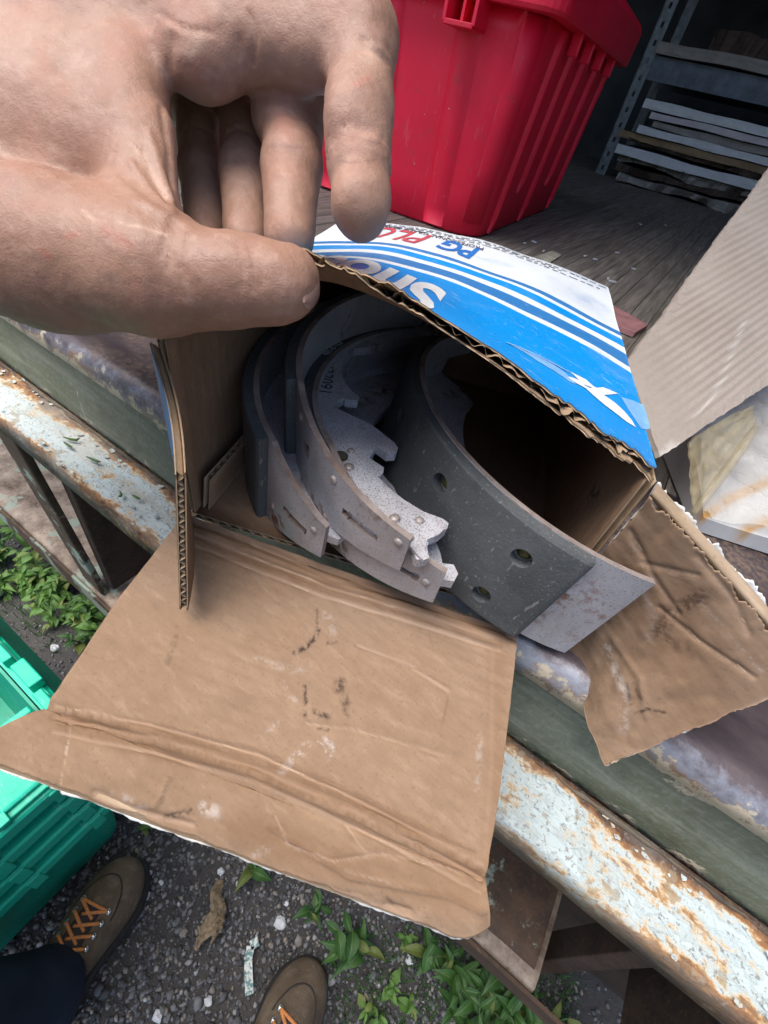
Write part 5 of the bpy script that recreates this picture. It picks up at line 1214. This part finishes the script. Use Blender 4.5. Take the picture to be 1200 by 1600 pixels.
    for poly, w_, s in (([(292, 80), (312, 62)], 15, .4), ([(575, 78), (582, 90)], 13, .4), ([(215, 235), (262, 310)], 5, .35), ([(180, 345), (260, 365)], 2, .4), ([(130, 330), (150, 345)], 2, .35)):  # highlights painted on the finger pad and knuckle, plus pale fold lines
        pale = np.maximum(pale, s * np.exp(-(seg_dist(Q, poly) / w_) ** 2) * near)
    attr(o, 'red', red); attr(o, 'crease_shade', gr); attr(o, 'pale', pale)
    # thumb nail on the far right flank of the tip
    nc = K(484, 452, .1345); ax = K(500, 425, .139) - K(470, 485, .1335); ax /= np.linalg.norm(ax); nn = ROT @ np.array([.78, -.30, .55]); nn -= ax * np.dot(ax, nn); nn /= np.linalg.norm(nn); sd_ = np.cross(nn, ax)
    def nail(u, v):
        a = (u - .5) * 2; b = (v - .5) * 2; r = math.sqrt(max(0, 1 - .35 * b ** 4)); r = (1 - abs(b) ** 3.5) ** .4 if abs(b) < 1 else 0; q = nc + sd_ * (.0046 * a * r) + ax * (.0056 * b) + nn * (.0016 * (1 - a * a) - .0008 * b * b - .0001); n = nn + sd_ * a * .7; return q, n / np.linalg.norm(n)
    V, F = solid_grid(nail, 14, 16, .0009); nl = obj('thumbnail', V, F, NAIL, o, smooth=True)
    return wr
WRIST = build_hand()
# sleeve and jacket, jeans: one implicit surface each
def cloth(name, lo, hi, h, fn, mat, parent=person):
    X = grid(np.array(lo), np.array(hi), h); V, F = surface_nets(fn(X), np.array(lo), h)
    V = V + np.array([[.006 * mnoise.noise(Vector(v * 14)), .006 * mnoise.noise(Vector(v * 14 + 7)), 0] for v in V]); return obj(name, V, F, mat, parent, smooth=True)
EL = np.array([-.48, -.28, 1.12]); SHL = np.array([-.30, -.36, 1.46])
wd_ = (WRIST - EL) / np.linalg.norm(WRIST - EL)
X = grid(np.minimum(WRIST, EL) - .06, np.maximum(WRIST, EL) + .06, .004); D = sd_cone(X, EL, WRIST, .046, .0285); V, F = surface_nets(D, np.minimum(WRIST, EL) - .06, .004); o = obj('forearm', V, F, SKIN, person, smooth=True); attr(o, 'red', np.zeros(len(V))); attr(o, 'crease_shade', np.zeros(len(V))); attr(o, 'pale', np.zeros(len(V)))
def jk(X):
    D = sd_ell(X, (-.10, -.38, 1.18), (.21, .13, .36)); D = smin(D, sd_cone(X, (-.28, -.36, 1.45), (.10, -.36, 1.45), .09, .09), .08)
    D = smin(D, sd_cone(X, SHL, EL, .075, .058), .04); D = smin(D, sd_cone(X, EL, EL + wd_ * .13, .058, .052), .02); D = smin(D, sd_cone(X, (.10, -.36, 1.44), (.24, -.38, 1.16), .075, .056), .04); return D
X = grid(np.array([-.24, -.46, 1.44]), np.array([.04, -.12, 1.86]), .006)  # head added and torso set forward, unseen, to block sky light
D = sd_ell(X, (-.10, -.28, 1.70), (.076, .096, .115)); D = smin(D, sd_cone(X, (-.10, -.33, 1.46), (-.10, -.30, 1.62), .058, .052), .03); D = smin(D, sd_ell(X, (-.10, -.178, 1.685), (.014, .018, .022)), .012); D = smin(D, sd_ell(X, (-.10, -.20, 1.615), (.035, .022, .025)), .02)
for s_ in (-1, 1): D = smin(D, sd_ell(X, (-.10 + s_ * .078, -.29, 1.69), (.010, .018, .030)), .008); D = smax(D, -sd_ell(X, (-.10 + s_ * .032, -.183, 1.71), (.018, .012, .010)), .012)
V, F = surface_nets(D, np.array([-.24, -.46, 1.44]), .006); o = obj('head', V, F, SKIN, person, smooth=True)
for k_ in ('red', 'crease_shade', 'pale'): attr(o, k_, np.zeros(len(V)))
D = smax(sd_ell(X, (-.10, -.29, 1.71), (.085, .105, .125)), -(sd_ell(X, (-.10, -.20, 1.64), (.075, .10, .10))), .01); V, F = surface_nets(D, np.array([-.24, -.46, 1.44]), .006); obj('hair', V, F, JACKET, o, smooth=True)
cloth('jacket', (-.62, -.60, .78), (.40, -.12, 1.62), .014, jk, JACKET)
AL, AR = np.array([-.262, -.235, .10]), np.array([.105, -.175, .10])
def jn(X):
    kl, kr = np.array([-.30, -.36, .50]), np.array([.10, -.33, .50]); hl, hr_ = np.array([-.19, -.45, .90]), np.array([.0, -.45, .90])
    D = smin(sd_cone(X, AL + np.array([-.005, -.015, 0.01]), kl, .066, .082), sd_cone(X, kl, hl, .080, .10), .03)
    R = smin(sd_cone(X, AR + np.array([0, -.02, 0.01]), kr, .066, .082), sd_cone(X, kr, hr_, .080, .10), .03)
    D = smin(D, R, .03); return smin(D, sd_ell(X, (-.10, -.46, .93), (.19, .13, .12)), .06)
cloth('jeans', (-.42, -.66, .04), (.24, .0, 1.08), .009, jn, DENIM)
def boot(toe, heel, side):
    f = heel * 0 + (toe - heel); L = np.linalg.norm(f[:2]); f = f / L; s = np.array([f[1], -f[0], 0])    # forward, right
    T = lambda a, b, z: heel + f * a * L + s * b + np.array([0, 0, z])
    A = np.array([s, f, (0, 0, 1)]); mid = T(.5, 0, .06)
    lo = np.minimum(T(-.1, 0, -.01), T(1.1, 0, -.01)) - np.array([.08, .08, 0]); hi = np.maximum(T(-.1, 0, .2), T(1.1, 0, .2)) + np.array([.08, .08, 0]); lo[2] = -.012; hi[2] = .19
    X = grid(lo, hi, .0036); k = -side
    D = sd_ell(X, T(.80, .004 * k, .048), (.050, .062, .040), A); D = smin(D, sd_ell(X, T(.60, .0, .060), (.047, .085, .050), A), .03)
    D = smin(D, sd_ell(X, T(.17, 0, .060), (.039, .055, .055), A), .03); D = smin(D, sd_cone(X, T(.30, 0, .085), T(.16, 0, .145), .044, .043), .03); D = smax(D, .012 - X[..., 2], .004); D = smax(D, X[..., 2] - .150, .004)
    # raised apron seam
    V, F = surface_nets(D, lo, .0036); b = obj('boot', V, F, LEATHER, person, smooth=True)
    S = smin(sd_ell(X, T(.77, .004 * k, .012), (.056, .075, .03), A), sd_ell(X, T(.22, 0, .012), (.045, .070, .03), A), .05); S = smin(S, sd_cone(X, T(.2, 0, .012), T(.78, 0, .012), .04, .048), .02); S = smax(S, X[..., 2] - .026, .002); S = smax(S, -.004 - X[..., 2], .002)
    V, F = surface_nets(S, lo, .0036); obj('sole', V, F, SOLE, b, smooth=True)
    # surface height above a plan point, for tongue, hooks and laces
    def top_at(a, bb, lift=.002):
        z = np.linspace(.16, .02, 120); P = np.array([T(a, bb, zz) for zz in z]).astype(np.float32)
        d = sd_ell(P, T(.80, .004 * k, .048), (.050, .062, .040), A); d = smin(d, sd_ell(P, T(.60, .0, .060), (.047, .085, .050), A), .03); d = smin(d, sd_cone(P, T(.30, 0, .085), T(.16, 0, .145), .044, .043), .03)
        i = np.argmax(d < 0); return P[i].astype(float) + np.array([0, 0, lift])
    V, F = solid_grid(lambda u, v: (top_at(.48 + .26 * u, (v - .5) * .040 * (1 - .25 * u), .003), np.array([0, 0, 1.0])), 14, 8, .004); obj('tongue', V, F, TONGUE, b, smooth=True)
    rows = [.735, .675, .615, .555, .495]; hk = []
    for r_ in rows:
        pr_ = []
        for q in (-1, 1):
            p = top_at(r_, q * .0265, .0025); mb = MB(); mb.dome(p, (0, 0, 1), .0056, .0045, 12); mb.tube([p + np.array([0, 0, .002]), p + s * (-q) * .006 + np.array([0, 0, .0042])], .0018, 8); mb.build('lace_hook', HOOK, b, smooth=True); pr_.append(p)
        hk.append(pr_)
    mb = MB()
    def lace(p, q_):
        m_ = (p + q_) / 2 + np.array([0, 0, .006]); P = [p * (1 - t) ** 2 + m_ * 2 * t * (1 - t) + q_ * t * t + np.array([0, 0, .002]) for t in np.linspace(0, 1, 9)]; mb.tube(np.array(P) + np.array([0, 0, .0045]), .0027, 8)
    lace(hk[0][0], hk[0][1])
    for i in range(4): lace(hk[i][0], hk[i+1][1] * .7 + hk[i+1][0] * .3); lace(hk[i][1], hk[i+1][0] * .7 + hk[i+1][1] * .3)
    mb.build('lace', LACE, b, smooth=True)
    mb = MB(); mb.tube([top_at(.70 + .20 * math.sin(t), -.036 * math.cos(t), .0004) for t in np.linspace(0, math.pi, 24)], .0016, 6); mb.build('apron_seam', SOLE, b, smooth=True)
    # jeans hem over the ankle
    mb = MB(); n = 28; V = []; F = []; prof = [(.050, .112), (.054, .112), (.056, .128), (.058, .150), (.060, .175)]
    c = T(.20, 0, 0)
    for i in range(n):
        a = 2 * math.pi * i / n
        for (r_, z_) in prof: rr = r_ * (1 + .05 * math.sin(3 * a)); V.append(c + s * rr * math.cos(a) + f * rr * math.sin(a) + np.array([0, 0, z_ + .006 * math.sin(2 * a)]))
    m_ = len(prof); F = [(i*m_+j, ((i+1) % n)*m_+j, ((i+1) % n)*m_+j+1, i*m_+j+1) for i in range(n) for j in range(m_-1)]; obj('jeans_hem', V, F, CUFF, b, smooth=True)
boot(np.array([-.322, -.062, 0]), np.array([-.247, -.335, 0]), -1)
boot(np.array([.084, .036, 0]), np.array([.088, -.248, 0]), 1)
# ================================================================ weeds and litter on the ground
def leaf_mesh(name, mat, wid, teeth):
    n = 10; V = []; F = []; UV = []
    for i in range(n + 1):
        t = i / n; h = wid * (math.sin(math.pi * min(t * 1.02, 1) ** .8)) * (1 + (teeth * (i % 2) if 0 < i < n else 0)); z = .16 * math.sin(t * 2.2) - .30 * t * t
        for k, a in enumerate((-1, -.5, 0, .5, 1)): V.append((a * h, t, z + .35 * abs(a) * h)); UV.append((.5 + .5 * a, t))
    for i in range(n):
        for k in range(4): F.append((i*5+k, i*5+k+1, (i+1)*5+k+1, (i+1)*5+k))
    me = bpy.data.meshes.new(name); me.from_pydata(V, [], F); me.materials.append(mat); ul = me.uv_layers.new(name='UVMap')
    li = np.zeros(len(me.loops), np.int32); me.loops.foreach_get('vertex_index', li); ul.data.foreach_set('uv', np.array(UV, np.float32)[li].ravel()); me.polygons.foreach_set('use_smooth', [True] * len(me.polygons)); me.update(); return me
LM = {'d': [leaf_mesh('weed_leaf', LEAF_D, .17, .0), leaf_mesh('weed_leaf', LEAF_D, .22, .06)], 'l': [leaf_mesh('bright_leaf', LEAF_L, .20, .04), leaf_mesh('bright_leaf', LEAF_L, .26, .06)]}
def weed(x, y, kind, nst, h, L, nl, label, group, lean=(0, 0)):
    z0 = gz(x, y); t = thing('weed_plant', label, 'weed', (x, y, z0), group); mb = MB(); lv = []
    for s in range(nst):
        a = random.uniform(0, 6.28); sp = random.uniform(.15, .55) if nst > 1 else .1; hh = h * random.uniform(.65, 1.1)
        P = [np.array([x + (math.cos(a) * sp + lean[0]) * hh * q ** 1.4, y + (math.sin(a) * sp + lean[1]) * hh * q ** 1.4, z0 + hh * q]) for q in np.linspace(0, 1, 6)]
        mb.tube(P, np.linspace(.0018, .0008, 6) * (L / .05) ** .5, 5); n = max(3, nl // nst)
        for k in range(n):
            q = .25 + .75 * (k + 1) / n; p = P[min(5, int(q * 5))]; lv.append((p, a + k * 2.4 + random.uniform(-.4, .4), L * random.uniform(.65, 1.15) * (1.15 - .45 * q), random.uniform(-.5, .8)))
    mb.build('stem', STEMM, t)
    for p, yaw, l, pit in lv:
        o = bpy.data.objects.new('leaf', random.choice(LM[kind])); col.objects.link(o); o.parent = t; o.location = p - np.array([x, y, z0]); o.rotation_euler = (pit, random.uniform(-.35, .35), yaw); o.scale = (l * random.uniform(.75, 1.2), l, l * random.uniform(.5, 2.0))
gA, gB = 'weeds under the bumper step', 'bright weeds left of the truck'
def at(px, py): p = PZ(px, py, .0); return p[0], p[1]
lab = {0: 'small weed with pointed leaves growing from gravel between the boots and carton flap', 1: 'leafy weed with long pointed leaves beside the brown boot', 2: 'dark green weed growing below the rusty lower step', 3: 'bright green weed in the patch beside the open tote'}
weed(*at(388, 1362), 'd', 2, .05, .060, 8, 'small three-leaved weed above the dry husk on the gravel', None)
weed(*at(545, 1480), 'd', 4, .09, .075, 18, 'largest leafy weed growing in front of the right boot', None)
weed(*at(500, 1420), 'd', 2, .05, .055, 8, 'little weed half covered by the white carton lip edge', None)
for (x, y, n, L) in [(665, 1500, 2, .055), (700, 1520, 3, .06), (735, 1545, 3, .065), (770, 1560, 3, .07), (800, 1590, 3, .07), (745, 1600, 3, .06), (835, 1605, 3, .065), (700, 1580, 2, .05), (790, 1530, 3, .06), (860, 1640, 3, .07), (770, 1650, 3, .07)]:
    weed(*at(x, y), 'd', n, .085, L, 5 * n, 'dark green pointed-leaf weed growing below the rusty lower step', gA)
for (x, y, n, L) in [(570, 1570, 2, .028), (610, 1540, 2, .03), (640, 1580, 2, .03), (590, 1600, 2, .028), (640, 1470, 2, .03), (230, 1290, 2, .03)]:
    weed(*at(x, y), 'l', n, .03, L, 8, 'tiny pale green seedling among the gravel stones', 'seedlings in the gravel')
k = 0
for i in range(26):
    x = random.uniform(-10, 165); y = random.uniform(800, 1010)
    if y < 790 + x * 1.0 or y > 960 + x * .4: y = 830 + x * .8 + random.uniform(0, 60)
    weed(*at(x, y), 'l' if random.random() < .8 else 'd', random.choice((2, 3, 3)), random.uniform(.05, .11), random.uniform(.04, .065), random.choice((12, 15, 18)), 'bright green weed in the leafy patch between totes and step', gB)
for i in range(16):
    x = random.uniform(25, 175); y = 905 + random.uniform(0, 100); weed(*at(x, y), 'l' if random.random() < .7 else 'd', random.choice((2, 3)), random.uniform(.03, .08), random.uniform(.03, .055), random.choice((10, 12, 15)), 'bright green weed in the leafy patch between totes and step', gB)
# fine grass around the weeds: one mass of blades
V = []; F = []
for i in range(1500):
    r = random.random()
    px, py = (random.uniform(520, 900), random.uniform(1440, 1640)) if r < .6 else (random.uniform(-20, 170), random.uniform(790, 1020))
    x, y = at(px, py); z = gz(x, y); a = random.uniform(0, 6.28); h = random.uniform(.012, .05); w_ = .0011; c, s = math.cos(a), math.sin(a); b = len(V); l = random.uniform(.2, .9) * h
    V += [(x - s * w_, y + c * w_, z), (x + s * w_, y - c * w_, z), (x + c * l * .4 + s * w_ * .7, y + s * l * .4 - c * w_ * .7, z + h * .6), (x + c * l * .4 - s * w_ * .7, y + s * l * .4 + c * w_ * .7, z + h * .6), (x + c * l, y + s * l, z + h)]
    F += [(b, b+1, b+2, b+3), (b+3, b+2, b+4)]
gr = obj('grass', V, F, LEAF_D, origin=(0, 0, 0)); tag(gr, 'thin short grass blades between the weeds', 'grass', None, 'stuff')
# bent teal strip, dry husk, pale chips
TEAL = Mat('chipped_teal_paint', .6); kk = TEAL.noise(150, 6, .65); TEAL.col(TEAL.mix(TEAL.thr(kk, .46, .54), (.10, .22, .23), (.62, .64, .60))); TEAL = TEAL.m
P = [np.array([*at(x, y), .012]) for x, y in ((404, 1470), (392, 1478), (388, 1500), (390, 1552))]; mb = MB()
for a, b in zip(P[:-1], P[1:]): mb.bar(a, b + (b - a) * .04, .0075, .0012, bev=.0005)
mb.dome(P[0] * .8 + P[1] * .2 + np.array([0, 0, .001]), (0, 0, 1), .003, .002); o = mb.build('bent_strip', TEAL); tag(o, 'bent teal metal strip with flaking white paint lying on the gravel', 'metal strip')
HUSK = plain('dry_husk', (.20, .15, .095), .85, var=.6, scale=110)
def husk(path, wpx, label, up=.02, name='dry_leaf'):
    P = [np.array([*at(x, y), .008 + up * math.sin(math.pi * i / (len(path) - 1))]) for i, (x, y) in enumerate(path)]; P = np.array(P)
    tt_ = np.linspace(0, 1, 24); C_ = np.array([[np.interp(t, np.linspace(0, 1, len(P)), P[:, k]) for k in range(3)] for t in tt_]); T_ = np.gradient(C_, axis=0); T_ /= np.linalg.norm(T_, axis=1)[:, None]
    def fn(u, v):
        i = min(23, int(u * 23)); s = np.cross(T_[i], (0, 0, 1)); w_ = wpx * (.2 + math.sin(math.pi * (.1 + .85 * u)) * .8) * (1 + .5 * mnoise.noise(Vector((u * 16, 2 if v > .5 else 9, 1)))); tw = math.sin(u * 5) * .8; p = C_[i] + s * (v - .5) * w_ * math.cos(tw) + np.array([0, 0, 1]) * ((v - .5) * w_ * math.sin(tw) + .010 * mnoise.noise(Vector((u * 9, v * 5, 1)))); return p, np.array([0, 0, 1.0])
    V, F = solid_grid(fn, 23, 6, .0006); o = obj(name, V, F, HUSK, smooth=True); tag(o, label, 'dead leaf')
husk([(345, 1375), (338, 1400), (345, 1428), (318, 1462), (305, 1485)], .035, 'dry curled tan husk standing on the gravel between the boots'); husk([(350, 1420), (345, 1445), (330, 1475)], .02, 'second strip of dry husk beside the curled tan one'); husk([(60, 1372), (72, 1362), (80, 1352)], .016, 'dry brown leaf scrap under the green tote stack')
CHIP = plain('white_chip', (.55, .56, .58), .6, var=.25, scale=90); mbc = None
for j, (x, y, r) in enumerate([(213, 1368, .009), (233, 1362, .005), (250, 1378, .006), (438, 1443, .013), (448, 1412, .006), (225, 1398, .010), (345, 1362, .008), (246, 1588, .010), (325, 1565, .008), (85, 1012, .012), (640, 1500, .008)]):
    x_, y_ = at(x, y); bm = bmesh.new(); bmesh.ops.create_icosphere(bm, subdivisions=2, radius=r)
    for v in bm.verts: q = v.co * (1 + .45 * mnoise.noise(v.co * (1.6 / r) + Vector((j * 3, 0, 0)))); v.co = Vector((q.x + x_, q.y * .8 + y_, q.z * .5 + gz(x_, y_) + r * .35))
    bm.verts.index_update(); o = obj('pale_pebble', [v.co[:] for v in bm.verts], [[v.index for v in f.verts] for f in bm.faces], CHIP); bm.free(); tag(o, 'pale whitish pebble lying on the dark gravel', 'pebble', 'pale pebbles on the gravel')
# crumbs of paint and wood on the truck floor and ledge
for j, (x, y) in enumerate([(905, 452), (930, 405), (865, 425), (915, 400), (800, 425), (820, 380), (835, 378), (850, 392), (950, 435), (965, 395), (905, 430), (957, 440), (990, 420), (880, 455), (1000, 350), (1040, 352)]):
    p = PZ(x, y, FZ + .002); mb = MB(); a = random.uniform(0, 3); r = random.uniform(.0012, .0032) * (1 + p[1]); mb.box((p[0], p[1], FZ + .0022), (r, r * .45, .001), [(math.cos(a), math.sin(a), 0), (-math.sin(a), math.cos(a), 0), (0, 0, 1)]); o = mb.build('paint_flake', CHIP); tag(o, 'tiny pale paint flake on the plank floor', 'flake', 'paint flakes on the floor')
for j, (x, y, L, a) in enumerate([(150, 722, .009, .6), (118, 690, .012, 1.1), (108, 698, .006, .2), (190, 776, .006, 2.0), (215, 780, .005, .4)]):
    p = PZ(x, y, .978); mb = MB(); mb.tube([p + np.array([math.cos(a + .5 * t) * L * t, math.sin(a) * L * t * .4, .0016]) for t in (-1, -.4, .2, 1)], [.0004, .0012, .0012, .0003], 6); o = mb.build('twig_bit', STEMM); tag(o, 'bit of dry green stalk lying on the white ledge', 'twig', 'stalk bits on the ledge')
# ---------------------------------------------------------------- tidy up
for o in bpy.data.objects:
    if 'base' in o: del o['base']
